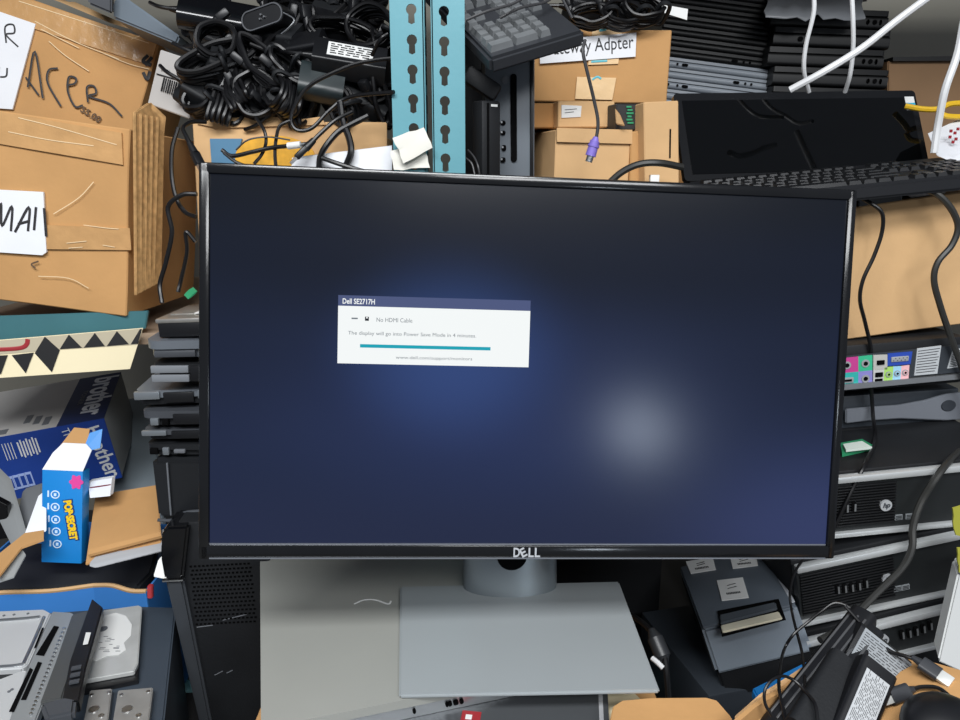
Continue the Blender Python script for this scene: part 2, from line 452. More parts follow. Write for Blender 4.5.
# screen
m = bpy.data.materials.new('lit lcd panel'); m.use_nodes = True; nt = m.node_tree; P = nt.nodes['Principled BSDF']
P.inputs['Base Color'].default_value = lin('06070A'); P.inputs['Roughness'].default_value = .19; P.inputs['Specular IOR Level'].default_value = .30
tc = nt.nodes.new('ShaderNodeTexCoord'); sp = nt.nodes.new('ShaderNodeSeparateXYZ'); nt.links.new(tc.outputs['Generated'], sp.inputs[0])
def ramp(src, stops):
    r = nt.nodes.new('ShaderNodeValToRGB'); nt.links.new(src, r.inputs[0]); e = r.color_ramp.elements; r.color_ramp.interpolation = 'EASE'
    while len(e) < len(stops): e.new(.5)
    for k, (p, c) in enumerate(stops): e[k].position = p; e[k].color = lin(c)
    return r.outputs[0]
# backlight bleed of the dark panel: stronger low down and under the message box
vz = ramp(sp.outputs['Z'], [(0, '252D4A'), (.25, '212B48'), (.55, '1B243C'), (.8, '141B2C'), (1, '10151F')])
def glow(cx, cz, sx, sz, col, e):
    mp = nt.nodes.new('ShaderNodeMapping'); mp.vector_type = 'POINT'
    nt.links.new(tc.outputs['Generated'], mp.inputs[0]); mp.inputs['Scale'].default_value = (1 / sx, 0, 1 / sz); mp.inputs['Location'].default_value = (-cx / sx, 0, -cz / sz)
    ln = nt.nodes.new('ShaderNodeVectorMath'); ln.operation = 'LENGTH'; nt.links.new(mp.outputs[0], ln.inputs[0])
    mr = nt.nodes.new('ShaderNodeMapRange'); mr.interpolation_type = 'SMOOTHERSTEP'; nt.links.new(ln.outputs['Value'], mr.inputs[0])
    mr.inputs['From Min'].default_value = 0; mr.inputs['From Max'].default_value = 1; mr.inputs['To Min'].default_value = 1; mr.inputs['To Max'].default_value = 0
    v = nt.nodes.new('ShaderNodeVectorMath'); v.operation = 'SCALE'; v.inputs[0].default_value = tuple(k * e for k in lin(col)[:3]); nt.links.new(mr.outputs[0], v.inputs['Scale'])
    return v.outputs[0]
def add(a, c):
    v = nt.nodes.new('ShaderNodeVectorMath'); v.operation = 'ADD'; nt.links.new(a, v.inputs[0]); nt.links.new(c, v.inputs[1]); return v.outputs[0]
tot = add(add(vz, glow(.37, .55, .25, .36, '35528F', .5)), add(glow(.45, .40, .55, .45, '243262', .4), glow(1.0, .05, .4, .4, '363F6C', .5)))
nt.links.new(tot, P.inputs['Emission Color']); P.inputs['Emission Strength'].default_value = .8
b = MB(); b.box(((bl - br) / 2, .0065, (MH + bb - bt) / 2), (MW - bl - br, .007, MH - bb - bt + .001))
scr = b.done('screen', m, mon, smooth=0)
SCR_Y = .0029
# message box shown on the screen
def emi(name, col, s=1):
    return mat(name, '000000', .5, spec=.1, emit=col, es=s)
E_W = emi('screen white', 'FBFFFF', .93); E_B = emi('screen bar blue', '56628E', .75); E_C = emi('screen cyan', '17A9BE', .9); E_T = emi('screen grey text', '7F8890', .8); E_D = emi('screen dark text', '2A3038', .6)
c = [lm(338, 294), lm(531, 301.5), lm(529, 368), lm(337, 363)]
x0 = (c[0][0] + c[3][0]) / 2; x1 = (c[1][0] + c[2][0]) / 2; zt = (c[0][1] + c[1][1]) / 2; zb = (c[2][1] + c[3][1]) / 2
dx = (x1 - x0); dz = zt - zb
b = MB(); bar = dz * .155
b.box(((x0 + x1) / 2, SCR_Y, (zb + zt - bar) / 2), (dx, .0002, dz - bar), mi=0)
b.box(((x0 + x1) / 2, SCR_Y, zt - bar / 2), (dx, .0002, bar), mi=1)
def U(u, v): return face(x0 + dx * u, zt - dz * v, SCR_Y - .0002)
Y2 = SCR_Y - .0002
b.box((x0 + dx * .455, Y2, zt - dz * .735), (dx * .68, .0002, dz * .05), mi=2)
b.text('Dell SE2717H', .0065, U(.105, .085), mi=0, fit=(dx * .165, bar * .52), ext=.00005, bold=.00012)
b.text('No HDMI Cable', .006, U(.29, .345), mi=3, fit=(dx * .185, dz * .062), ext=.00005)
b.text('The display will go into Power Save Mode in 4 minutes.', .006, U(.385, .555), mi=3, fit=(dx * .665, dz * .07), ext=.00005)
b.text('www.dell.com/support/monitors', .006, U(.50, .90), mi=3, fit=(dx * .40, dz * .06), ext=.00005)
b.box((x0 + dx * .085, Y2, zt - dz * .335), (dx * .032, .0002, dz * .022), mi=3); b.box((x0 + dx * .148, Y2, zt - dz * .335), (dx * .02, .0002, dz * .06), mi=4); b.box((x0 + dx * .148, Y2 - .0001, zt - dz * .32), (dx * .009, .0002, dz * .02), mi=0)
b.done('message_box', [E_W, E_B, E_C, E_T, E_D], scr, smooth=0)
# back shell
b = MB(); b.box((0, .028, H2), (MW - .012, .014, MH - .012), bev=.006); b.box((0, .045, H2), (MW * .62, .03, MH * .6), bev=.012, seg=3)
b.done('back_shell', BLKM, mon)
# stand: built upright from the base plate found on the lid below
BASE_Z = .992
bc = [onz(400, 586, BASE_Z), onz(619, 581, BASE_Z), onz(660, 690, BASE_Z), onz(399, 695, BASE_Z)]
mb_in = mon.matrix_world.inverted()
b = MB(); b.prism(bc, (0, 0, -.0048), bev=.0018); b.done('stand_base', STAND, mon, M=mb_in)
# neck: a curved front shell rising behind the panel
cb = onz(511, 598, BASE_Z); ang = math.atan2((bc[2] - bc[3]).y, (bc[2] - bc[3]).x)
tb = bmesh.new(); prof = []
Lw, Dp = .0545, .024
rows = []
for k in range(9):
    t = k / 8; z = BASE_Z - .0005 + t * .205; off = .0 + .055 * t ** 1.1
    ring = []
    for j in range(25):
        a = math.pi + math.pi * j / 24
        ring.append(tb.verts.new((Lw * math.cos(a), Dp * math.sin(a) + off, z)))
    for j in range(9):
        ring.append(tb.verts.new((Lw - 2 * Lw * (j + .5) / 9, off + .012, z)))
    rows.append(ring)
for k in range(8):
    n = len(rows[0])
    for j in range(n): tb.faces.new((rows[k][j], rows[k][(j + 1) % n], rows[k + 1][(j + 1) % n], rows[k + 1][j]))
tb.faces.new(rows[0]); tb.faces.new(rows[-1])
bmesh.ops.recalc_face_normals(tb, faces=tb.faces)
NM = Matrix.Translation((cb.x, cb.y + Dp + .001, 0)) @ Matrix.Rotation(ang, 4, 'Z')
b = MB(); b._tmp(tb, NM)
nk = b.done('stand_neck', mat('satin stand metal', '8C9498', .33, metal=.7), mon, M=mb_in)
b = MB(); 
for k in range(1):
    b.cyl(NM @ Vector((0, -Dp * .95, BASE_Z + .050)), NM @ Vector((0, 0, BASE_Z + .050)), .0165, n=32)
b.done('cable_hole', HOLE, nk)
# ================================================================== left: cartons on the shelf
def stroke(b, M, pts, w=.0022, mi=0, y=-.0006, sub=5):
    """marker stroke drawn on the front face of M through photo points"""
    P = []
    for px in pts:
        p = onplane(M, *px); P.append((p.x, y, p.z))
    b.tube(P, w, n=6, mi=mi, sub=sub if len(P) > 2 else 1, flat=(0, 1, 0, .15))
def patch(b, M, pts, mi=0, y=-.0004, th=.0008, off=(0, 0, 0)):
    P = [onplane(M, *p) for p in pts]
    b.prism([(p.x + off[0], y, p.z + off[2]) for p in P], (0, th, 0), mi=mi)
def carton_at(name, label, M, W, H, D, mt, cat='carton', seed=0, amp=.0016, body='body'):
    t = thing(name, label, cat, M @ T(0, D / 2, -H / 2))
    b = MB(); b.carton((0, 0, H / 2), (W, D, H), seed=seed, amp=amp); b.done(body, mt, t, smooth=30)
    return t
def deco(t, D, H): return T(0, -D / 2, H / 2)      # face frame -> thing frame

# -- lower big carton
AM, AW, AH = pose([(-100, 95), (124, 131), (133, 316), (-100, 289)], .30, None, rot=(0, R(7), R(6)), sig=(.08, .3, .3), Y=.965)
D = .24
mb_ = carton_at('carton', 'big taped brown carton with white paper reading MAIL', AM, AW, AH, D, CARD, seed=3)
b = MB(); patch(b, AM, [(-40, 105), (122.5, 133), (124, 165), (-40, 137)], y=-.003, th=.003); patch(b, AM, [(-40, 222), (130.5, 228), (132, 250), (-40, 248)], y=-.0025, th=.0025)
b.done('tape', TAPE, mb_, M=deco(0, D, AH))
b = MB(); patch(b, AM, [(-30, 188), (45, 192), (48, 252), (44, 255), (-30, 250)], y=-.004, th=.003)
stk = [[(-2, 224), (3, 203), (4, 226), (14, 206), (13, 231)], [(17, 232), (31, 207), (30, 231)], [(20, 224), (31, 221)], [(38, 207), (36, 230)], [(46, 208), (48, 236)]]
for s_ in stk: stroke(b, AM, s_, .0018, 1, y=-.0045)
b.done('paper_sign', [PAPER, INK], mb_, M=deco(0, D, AH))
b = MB(); stroke(b, AM, [(40, 261), (33, 264), (37, 268)], .0011, 0, y=-.0035); b.done('pen_mark', INKF, mb_, M=deco(0, D, AH))
b = MB()
for s_ in ([(20, 118), (60, 128), (118, 145)], [(10, 132), (50, 140), (95, 146)], [(85, 225), (108, 228), (120, 229)], [(68, 243), (88, 241)], [(70, 248), (84, 247)], [(104, 245), (116, 247)], [(90, 288), (70, 278), (40, 276)], [(55, 214), (80, 198), (95, 182)]): b = MB(); stroke(b, AM, s_, .00055, 0, y=-.0036); b.done('tape_crease_glint', TAPEW, mb_, M=deco(0, D, AH))  # pale strips stand for highlights along the tape wrinkles
# torn upright corrugated flap on its right rear edge
b = MB()
p = [at(132, 112, .96), at(146, 103, .99), at(162, 118, 1.0), at(160, 135, 1.0), at(157, 284, 1.0), at(134, 296, .95)]
b.prism(p, (.004, .006, .002), bev=.001)
for k in range(5):
    f = k / 4; b.tube([p[0].lerp(p[2], .12 + .76 * f) - Vector((0, .003, 0)), p[5].lerp(p[4], .12 + .76 * f) - Vector((0, .003, 0))], .0022, n=6)
inv = mb_.matrix_world.inverted()
b.done('corrugated_flap', CARDI, mb_, M=inv)
# -- carton on top of it
BM, BW, BH = pose([(-60, -32), (160, 41), (90, 278), (-130, 205)], .37, None, rot=(R(0), R(17), R(0)), sig=(.06, .3, .1), Y=1.27)
D = .16
tb_ = carton_at('carton', 'upper tilted carton with big black handwriting and torn top edge', BM, BW, BH, D, CARD, seed=8)
fr = deco(0, D, BH)
b = MB(); patch(b, BM, [(-40, -22), (158, 43), (151, 66), (-45, 4)], y=-.003, th=.003); b.done('tape', TAPE, tb_, M=fr)
b = MB(); patch(b, BM, [(-30, 2), (37, 25), (14, 110), (-45, 106)], y=-.0045, th=.003)
for s_ in ([(8, 44), (7, 28), (15, 26), (16, 34), (8, 36), (20, 48)], [(0, 78), (1, 68)], [(2, 78), (8, 77), (9, 69)]): stroke(b, BM, s_, .0014, 1, y=-.005)
b.done('paper_sign', [PAPER, INK], tb_, M=fr)
b = MB()
for s_ in ([(29, 88), (36, 52), (44, 99)], [(27, 78), (40, 96)], [(59, 69), (50, 71), (49, 84), (62, 107)], [(69, 86), (76, 84), (77, 79), (70, 78), (69, 92), (76, 107), (84, 106)], [(89, 103), (88, 88), (95, 87), (97, 94), (90, 97), (110, 104), (123, 117)]):
    stroke(b, BM, s_, .0017, 0, y=-.0038)
b.done('marker_lettering', [INK, BARC], tb_, M=fr); b = MB()
for s_ in ([(149, 56), (144, 62), (152, 66)], [(153, 58), (146, 66)], [(144, 73), (148, 80), (151, 72)]): stroke(b, BM, s_, .003, 1, y=-.0038)
b.done('marker_initials', [INK, BARC], tb_, M=fr)
b = MB(); p_ = onplane(BM, 92, 115); b.text('55.00', .012, face(p_.x, p_.z, -.0034, -14), mi=2, fit=(.036, .011), bold=.0003)
b.done('printed_number', [INK, BARC, INKF], tb_, M=fr)
b = MB()
for s_ in ([(36, 22), (75, 42), (120, 60)], [(42, 30), (80, 49)], [(50, 42), (66, 56), (90, 72)], [(100, 52), (128, 64), (150, 70)], [(20, 2), (70, 18), (120, 34), (150, 44)], [(132, 40), (144, 36), (152, 38)]): b = MB(); stroke(b, BM, s_, .0007, 0, y=-.0036); b.done('tape_crease_glint', TAPEW, tb_, M=fr)  # wrinkle strips again, highlight painted pale
b = MB()
q = [onplane(BM, *v) for v in [(-40, -32), (20, -12), (60, 2), (110, 23), (160, 38)]]
for i in range(4):
    a, c = q[i], q[i + 1]; b.prism([(a.x, .0, a.z), (c.x, .0, c.z), (c.x + .004, .03 + .01 * (i % 2), c.z + .012), (a.x + .003, .03, a.z + .014)], (0, .003, .002))
b.done('torn_top_flap', CARD2, tb_, M=fr)
# grey white carton with barcode label sticking out behind
CM, CW, CH = pose([(160, 46), (204, 66), (186, 113), (147, 108)], .085, None, rot=(R(0), R(20), R(-14)), sig=(.06, .5, .2), Y=1.12)
D = .08
t = carton_at('carton', 'small whitish carton end with barcode label beside the heap of adapters', CM, CW, CH, D, WGREY, seed=4, amp=.0006)
b = MB(); p = onplane(CM, 174, 78)
stroke(b, CM, [(157, 74), (192, 84)], .0009, 0, y=-.0012)
for k in range(9): b.box((p.x - .017 + k * .0042, -.0012, p.z - .014), (.0012 if k % 3 else .0022, .001, .020), mi=0)
b.text('LT 126', .006, face(p.x - .018, p.z + .006, -.0012), mi=0)
b.done('barcode_label', BARC, t, M=deco(0, D, CH))
# grey device lying on top behind the upper carton
p = [at(112, 2, 1.19), at(121, -6, 1.19), at(180, 36, 1.17), at(176, 44, 1.17), at(113, 18, 1.19)]
b = MB(); b.prism(p, (.0, .10, -.012), bev=.003)
wrld(b, 'thin_laptop', mat('blue grey lid', '727D87', .4, metal=.2), 'blue grey flat laptop lid lying behind the upper tilted carton', 'laptop')
b = MB(); b.hexa([at(88, -14, 1.17), at(112, -10, 1.17), at(112, 14, 1.17), at(88, 4, 1.17)], [at(90, -14, 1.3), at(114, -10, 1.3), at(114, 14, 1.3), at(90, 4, 1.3)], bev=.003)
wrld(b, 'power_supply', DGREY, 'dark grey metal device behind top edge of the upper tilted carton', 'device')

# ---- turquoise beam and harlequin paper strip on the left shelf
p = [at(-140, 321, .93), at(148, 311, .985), at(145, 329, .985), at(-140, 353, .93)]
t = thing('shelf_board', 'left turquoise shelf beam under the big carton', 'shelf', Matrix.Translation((p[3] + p[2]) / 2))
iv = t.matrix_world.inverted()
b = MB(); b.hexa(p, [v + Vector((.0, .006, 0)) for v in p], bev=.001); b.done('beam', TURQD, t, M=iv)
b = MB(); zt = min(v.z for v in p) - .002
b.prism([(p[0].x, p[0].y + .008, zt), (p[1].x, p[1].y + .008, zt), (p[1].x + .28, p[1].y + .02, zt), (p[1].x + .28, 1.6, zt), (p[0].x, 1.6, zt)], (0, 0, .016)); b.done('board', mat('brown shelf board', '9A8570', .75, var=.15), t, M=iv)
HM, HW, HH = frame3(at(-60, 345, .915), at(143, 328, .973), at(-60, 382, .912))
b = MB()
def toU(px, py): p = onplane(HM, px, py); return (p.x, 0, p.z)
b.prism([toU(-60, 345), toU(143, 328), toU(130, 369), toU(-60, 382)], (0, .002, 0), mi=0)
def pat(pts, mi, y=-.0006): b.prism([(q[0], y, q[2]) for q in [toU(*v) for v in pts]], (0, .0008, 0), mi=mi)
pat([(-60, 345.5), (142, 328.5), (137, 344.5), (60, 349.5), (-60, 359)], 1)
for pts in ([(60, 349), (82, 347.5), (69, 334.5)], [(84, 347.5), (105, 346), (95, 332.8)], [(107, 346), (129, 344), (117, 331)], [(131, 344), (138, 343.5), (142, 329), (140, 329)], [(35, 353), (45, 336.5), (60, 350), (52, 372)], [(12, 355), (34, 352.5), (26, 373)], [(-12, 356), (8, 355), (1, 374.5)]): pat(pts, 2, -.0012)
rg = [toU(*v) for v in [(-22, 345), (-10, 349), (8, 349), (22, 347.5), (27, 344), (28, 339)]]
b.tube([(q[0], -.001, q[2]) for q in rg], .0028, n=8, mi=3, flat=(0, 1, 0, .2))
o = b.done('paper_strip', [CREAM, mat('grey cream card', 'B9AF97', .7), BARC, RED], M=HM, smooth=0); origin_to_base(o)
tag(o, 'cream paper strip with black triangle pattern hanging under the left shelf', 'paper strip')

# ================================================================== adapters box between left cartons and post
KM, KW, KH = pose([(196, 124), (386, 120), (387, 300), (198, 303)], .28, None, rot=(0, 0, 0), sig=(.02, .1, .05), Y=1.02)
D = .25
t = thing('carton', 'open brown carton overflowing with black adapters and cords', 'carton', KM @ T(0, D / 2, -KH / 2))
b = MB(); th = .005
b.carton((0, -D / 2 + th / 2, KH / 2), (KW, th, KH), seed=1, amp=.0012); b.carton((0, D / 2 - th / 2, KH / 2 - .02), (KW, th, KH - .04), seed=2, amp=.0012)
for sx in (-1, 1): b.carton((sx * (KW / 2 - th / 2), 0, KH / 2 - .01), (th, D - 2 * th - .002, KH - .02), seed=3, amp=.0008)
b.box((0, 0, th / 2), (KW - .012, D - .012, th)); b.done('body', CARD2, t)
fr = deco(0, D, KH)
b = MB(); patch(b, KM, [(211, 139), (243, 139), (236, 165), (213, 168)], mi=0, y=-.004, th=.003); b.done('blue_print', mat('blue grey print', '4F7C9B', .6), t, M=fr)
b = MB(); c = onplane(KM, 276, 158); pts = [(c.x + .058 * math.cos(a), -.0045, c.z + .030 * math.sin(a)) for a in [2 * math.pi * k / 40 for k in range(40)]]
b.prism(pts, (0, .003, 0)); b.done('yellow_oval_print', mat('amber print', 'D9A12E', .6, var=.2, vs=60), t, M=fr)
b = MB(); w_ = KW / 2 - .01; tops = [(-w_, KH / 2 - .002)]
rr = random.Random(5)
for k in range(9): tops.append((-w_ + (k + 1) * .02, KH / 2 + .004 + rr.uniform(-.002, .003)))
tops += [(-w_ + .185, KH / 2 - .004), (-w_ + .03, KH / 2 - .008)]
b.prism([(x, -.0035, z) for x, z in tops], (0, .003, 0)); b.done('torn_rim', CARD2, t, M=fr)
BOXT = t; BOXTOP = (KM @ Vector((0, 0, KH / 2))).z
kx0 = (KM @ Vector((-KW / 2, 0, 0))).x; kx1 = (KM @ Vector((KW / 2, 0, 0))).x; ky = KM.translation.y
# ================================================================== heap of adapters and cords in the open carton
rr = random.Random(21)
def coil(b, c, ax, rx, ry, turns, r=.003, mi=0, jit=.0022, seed=0, lift=.9, n=7):
    """hand-wound loop of cable; c centre, ax: rotation matrix of the loop plane"""
    q = random.Random(seed); pts = []
    N = int(turns * 12)
    for k in range(N + 1):
        a = 2 * math.pi * k / 12; t = k / N
        pts.append(Vector(c) + ax @ Vector(((rx + q.uniform(-jit, jit)) * math.cos(a), (ry + q.uniform(-jit, jit)) * math.sin(a), (t - .5) * turns * r * 2 * lift + q.uniform(-.0015, .0015))))
    b.tube(pts, r, n=n, mi=mi, sub=4)
def eul(x, y, z): return Euler((R(x), R(y), R(z)), 'XYZ').to_matrix()
def cord_coil(px, py, Y, rx, ry, turns, rot, label, group=None, r=.003, strap=True, seed=0, m=CABLE, name='coiled_cable'):
    c = at(px, py, Y); ax = eul(*rot)
    t = thing(name, label, 'cord', Matrix.Translation(c), group)
    b = MB(); coil(b, (0, 0, 0), ax, rx, ry, turns, r, seed=seed); b.done('cable_loop', m, t)
    if strap:
        b = MB(); h = turns * r * 1.05 + .002
        b.tube([ax @ Vector((rx - .007, 0, -h)), ax @ Vector((rx + .007, 0, -h)), ax @ Vector((rx + .007, 0, h)), ax @ Vector((rx - .007, 0, h))], .0032, n=6, sub=4, closed=True)
        b.done('tie', BLKM, t)
    # plug end leaving the loop
    b = MB(); p = ax @ Vector((-rx, 0, 0)); d = ax @ Vector((-.3, 1, .25)).normalized()
    b.cyl(p, p + d * .016, .0042, .006, n=10); b.box((0, 0, 0), (.015, .011, .02), M=Matrix.Translation(p + d * .024) @ d.to_track_quat('Z', 'Y').to_matrix().to_4x4(), bev=.003)
    b.done('plug', BLK, t)
    return t
def adapter(px, py, Y, dims, rot, label, mt=BLK, group=None, lab=None, rad=.006, sock=True):
    c = at(px, py, Y); M = Matrix.Translation(c) @ eul(*rot).to_4x4()
    t = thing('power_adapter', label, 'adapter', M, group)
    b = MB(); b.rbox((0, 0, 0), dims, rad, axis='x', bev=.002); b.done('body', mt, t)
    if lab:
        b = MB(); b.box((0, 0, dims[2] / 2 + .0003), (dims[0] * lab[0], dims[1] * lab[1], .0006), mi=0)
        q = random.Random(3)
        for r_ in range(5):
            x = -dims[0] * lab[0] * .44
            while x < dims[0] * lab[0] * .40:
                w = q.uniform(.003, .012); b.box((x + w / 2, dims[1] * lab[1] * (.34 - .17 * r_), dims[2] / 2 + .0007), (w, dims[1] * .05, .0003), mi=1); x += w + q.uniform(.001, .005)
        b.done('rating_label', [STICK, BARC], t)
    if sock:
        b = MB(); b.cyl((-dims[0] / 2, 0, 0), (-dims[0] / 2 - .014, 0, 0), .006, .0035, n=12); b.tube([(-dims[0] / 2 - .012, 0, 0), (-dims[0] / 2 - .03, .004, -.004), (-dims[0] / 2 - .045, .015, -.012)], .0028)
        b.done('cable_stub', CABLE, t)
    return t
# big named pieces read off the photo
a1 = adapter(222, 18, 1.13, (.115, .052, .034), (58, 8, 10), 'large rounded power adapter with gloss streak at the top left of the heap', mt=BLKG, rad=.015)
t = thing('power_adapter', 'black power adapter with oval end showing three metal pins', 'adapter', Matrix.Translation(at(262, 17, 1.09)) @ eul(0, -14, -12).to_4x4())
b = MB(); b.rbox((0, .035, 0), (.066, .07, .028), .0135, axis='y', bev=.002); b.done('body', BLK, t)
b = MB(); pts = []
for k in range(32):
    a = 2 * math.pi * k / 32; sx = .0185 if math.cos(a) > 0 else -.0185
    pts.append((sx + .0125 * math.cos(a), -.001, .0125 * math.sin(a)))
b.tube(pts, .0011, closed=True, sub=1, n=6); b.done('end_rim', mat('grey rim', '5A5C60', .35), t)
b = MB(); b.cyl((0, -.003, .003), (0, .004, .003), .0013, n=8); b.cyl((-.003, -.003, -.002), (-.003, .004, -.002), .0013, n=8); b.cyl((.004, -.003, -.001), (.004, .004, -.001), .0013, n=8); b.done('socket_pins', STEEL, t)
b = MB(); b.tube([(.033, .0, -.004), (.047, -.004, -.018), (.038, -.006, -.026), (.024, -.006, -.031)], .0014); b.done('wire_clip', STEEL, t)
adapter(350, 62, 1.055, (.098, .045, .032), (44, 8, 8), 'square power adapter with white rating label near the left post', lab=(.62, .62), rad=.003)
adapter(322, 84, 1.05, (.06, .05, .034), (60, 10, 10), 'dull green black adapter below the white labelled one', mt=mat('greenish black plastic', '20292B', .4), rad=.012)
adapter(322, 24, 1.16, (.1, .05, .03), (30, 12, 10), 'black adapter with grey edge behind the white labelled one', rad=.004)
adapter(300, 48, 1.10, (.075, .038, .028), (45, -6, -15), 'black adapter leaning behind the cord loops in the middle', rad=.005)
adapter(382, 78, 1.09, (.05, .06, .03), (30, 80, 0), 'upright black adapter leaning against the left post', rad=.005)
adapter(222, 40, 1.14, (.08, .04, .03), (50, 25, -12), 'black adapter over the white carton corner', rad=.007)
# thick wound loops
cord_coil(258, 97, 1.07, .030, .030, 7, (78, 0, 8), 'thick round black cord loop standing at the front rim', r=.0034, seed=1)
cord_coil(256, 99, 1.085, .019, .022, 6, (84, 10, 20), 'small inner black cord loop behind the thick round one', r=.003, seed=2)
cord_coil(211, 96, 1.085, .020, .036, 7, (62, 40, -30), 'black cord bundle at the left front corner of the carton', r=.0036, seed=3)
cord_coil(222, 62, 1.08, .018, .058, 6, (40, 55, -38), 'long slanting cord bundle with shiny highlights left of centre', r=.004, seed=4)
cord_coil(216, 42, 1.08, .022, .026, 6, (70, 70, 0), 'black cord loop hanging beside the whitish carton end', r=.0038, seed=5)
cord_coil(262, 66, 1.07, .016, .046, 6, (60, -30, 30), 'black cord bundle leaning right in the middle of the heap', r=.0036, seed=6)
cord_coil(288, 70, 1.06, .014, .036, 5, (60, -30, 42), 'black cord bundle with white gloss left of the white labelled adapter', r=.0036, seed=7)
cord_coil(365, 96, 1.085, .036, .02, 6, (65, 0, 10), 'black cord bundle at the right front beside the post', r=.0034, seed=8)
cord_coil(345, 38, 1.12, .052, .022, 6, (65, 10, 12), 'flat black cord loops above the white labelled adapter', r=.0032, seed=9)
cord_coil(372, 30, 1.12, .034, .03, 6, (70, 20, -20), 'black cord loops at the top right beside the post', r=.0032, seed=10)
cord_coil(300, 14, 1.2, .05, .03, 6, (60, 0, 14), 'black cord loops at the back top of the heap', r=.0034, seed=11)
# the tangled rest: loops nothing tells apart
G = 'tangled black cords inside the open carton'
k = 0
for (px, py, Y) in [(236, 86, 1.07), (284, 96, 1.05), (312, 106, 1.04), (334, 106, 1.045), (278, 112, 1.045), (225, 112, 1.04), (300, 34, 1.13), (246, 46, 1.11), (282, 50, 1.11), (330, 95, 1.08), (215, 84, 1.11), (300, 86, 1.09), (260, 84, 1.12), (350, 88, 1.09), (380, 50, 1.14), (318, 60, 1.14), (235, 30, 1.18), (212, 75, 1.12), (285, 20, 1.22), (345, 12, 1.2), (375, 8, 1.2), (215, 4, 1.22), (320, 5, 1.26), (250, 60, 1.17), (300, 70, 1.18), (350, 65, 1.18), (200, 20, 1.2), (275, 36, 1.2), (380, 112, 1.03), (345, 118, 1.03), (298, 120, 1.035), (242, 118, 1.06)]:
    k += 1
    if py > 98: py -= 12; Y += .035
    cord_coil(px, py, Y, rr.uniform(.010, .02), rr.uniform(.028, .042), rr.choice((4, 5, 6)), (rr.uniform(35, 100), rr.uniform(-45, 45), rr.uniform(-60, 60)), 'black cord loop tangled in the heap inside the open carton', G, r=rr.uniform(.0028, .0038), seed=100 + k, strap=k % 2 == 0)
for i_, (px, py, Y, rt) in enumerate([(259, 101, 1.09, (70, 80, 10)), (205, 100, 1.10, (60, 20, -30)), (238, 72, 1.09, (50, 20, 30)), (296, 92, 1.07, (60, -40, 20)), (276, 36, 1.13, (40, 10, -20)), (215, 100, 1.09, (50, 30, 10)), (248, 48, 1.15, (30, 0, 30)), (340, 20, 1.19, (40, 10, 0)), (360, 96, 1.08, (50, 30, 10)), (310, 66, 1.12, (55, 10, 50))]):
    adapter(px, py, Y, (.085, .042, .03), rt, 'plain black power adapter buried between the cord loops', group='plain adapters buried in the open carton', rad=.006, mt=BLKM)
# individual loose cables over the rim, drawn through the photo at the rim's own distance
def cable(name, label, pts, r, m=CABLE, Y=None, group=None, ends=(), cat='cable', n=8):
    P = [at(p[0], p[1], p[2] if len(p) > 2 else Y) for p in pts]
    t = thing(name, label, cat, Matrix.Translation(P[-1]), group)
    b = MB(); b.tube([p - P[-1] for p in P], r, n=n); b.done('cable', m, t)
    for e in ends:
        kind, at_end, mt = e[:3]
        a, c = (P[-1], P[-2]) if at_end else (P[0], P[1]); d = (a - c).normalized()
        b = MB(); Q = Matrix.Translation(a - P[-1]) @ d.to_track_quat('Z', 'Y').to_matrix().to_4x4()
        if kind == 'plug': b.cyl((0, 0, -.004), (0, 0, .012), .0028 + r * .4, .0055, n=10, M=Q); b.box((0, 0, .02), (.012, .008, .02), M=Q, bev=.002)
        if kind == 'barrel': b.cyl((0, 0, 0), (0, 0, .018), .0045, n=12, M=Q)
        o = b.done('plug', mt, t)
        if kind == 'barrel':
            b = MB(); b.cyl((0, 0, .018), (0, 0, .028), .0027, n=12, M=Q); b.done('metal_tip', STEEL, o)
        if kind == 'plug':
            b = MB(); b.box((0, 0, .034), (.010, .004, .012), M=Q); b.done('metal_tip', e[3] if len(e) > 3 else STEEL, o)
    return t
cable('power_cable', 'black cable looping from the left post down over the front rim', [(396, 58, 1.0), (376, 60, 1.0), (350, 66, 1.0), (312, 84, 1.0), (296, 104, 1.0), (291, 120, 1.0), (297, 130, 1.0), (312, 128, 1.0), (330, 110, 1.005), (350, 97, 1.005), (394, 92, .965)], .0026)
cable('power_cable', 'black cable hooked round the left post edge', [(388, 34, 1.0), (380, 40, 1.0), (372, 55, 1.02)], .0026)
cable('power_cable', 'double black cable arching down over the white sheet', [(368, 116, 1.0), (352, 124, .995), (338, 132, .99), (326, 146, .985), (320, 158, .985), (319, 172, .985)], .004)
cable('power_cable', 'thick black cable bending down beside the double one', [(340, 102, 1.0), (343, 122, .995), (349, 138, .99), (351, 152, .985), (346, 166, .985), (344, 174, .985)], .0045)
cable('power_cable', 'thin black cable hanging over the yellow oval print', [(256, 118, 1.01), (264, 130, .998), (266, 142, .995), (262, 154, .995), (254, 164, .99)], .0023)
cable('power_cable', 'thin grey black cable falling straight over the rim', [(292, 120, 1.0), (280, 126, .998), (276, 140, .995), (275, 154, .99), (276, 168, .985)], .0023)
cable('power_cable', 'black cable with barrel plug lying over the yellow oval print', [(222, 150, .995), (232, 156, .992), (252, 152, .99), (270, 148, .99), (288, 146, .985)], .0028, ends=[('barrel', True, STICK)])
cable('power_cable', 'black cable with small plug below the barrel plug', [(352, 112, 1.0), (336, 120, .99), (322, 132, .985), (312, 142, .98)], .0028, ends=[('plug', True, BLK)])
cable('power_cable', 'thin dark cable curling under the yellow oval print', [(224, 153, .99), (236, 162, .985), (252, 168, .985)], .0022)
cable('power_cable', 'thin pale wire arching across the yellow oval print', [(236, 150, .99), (248, 140, .99), (268, 137, .99), (290, 140, .985)], .0011, m=CABLEG)
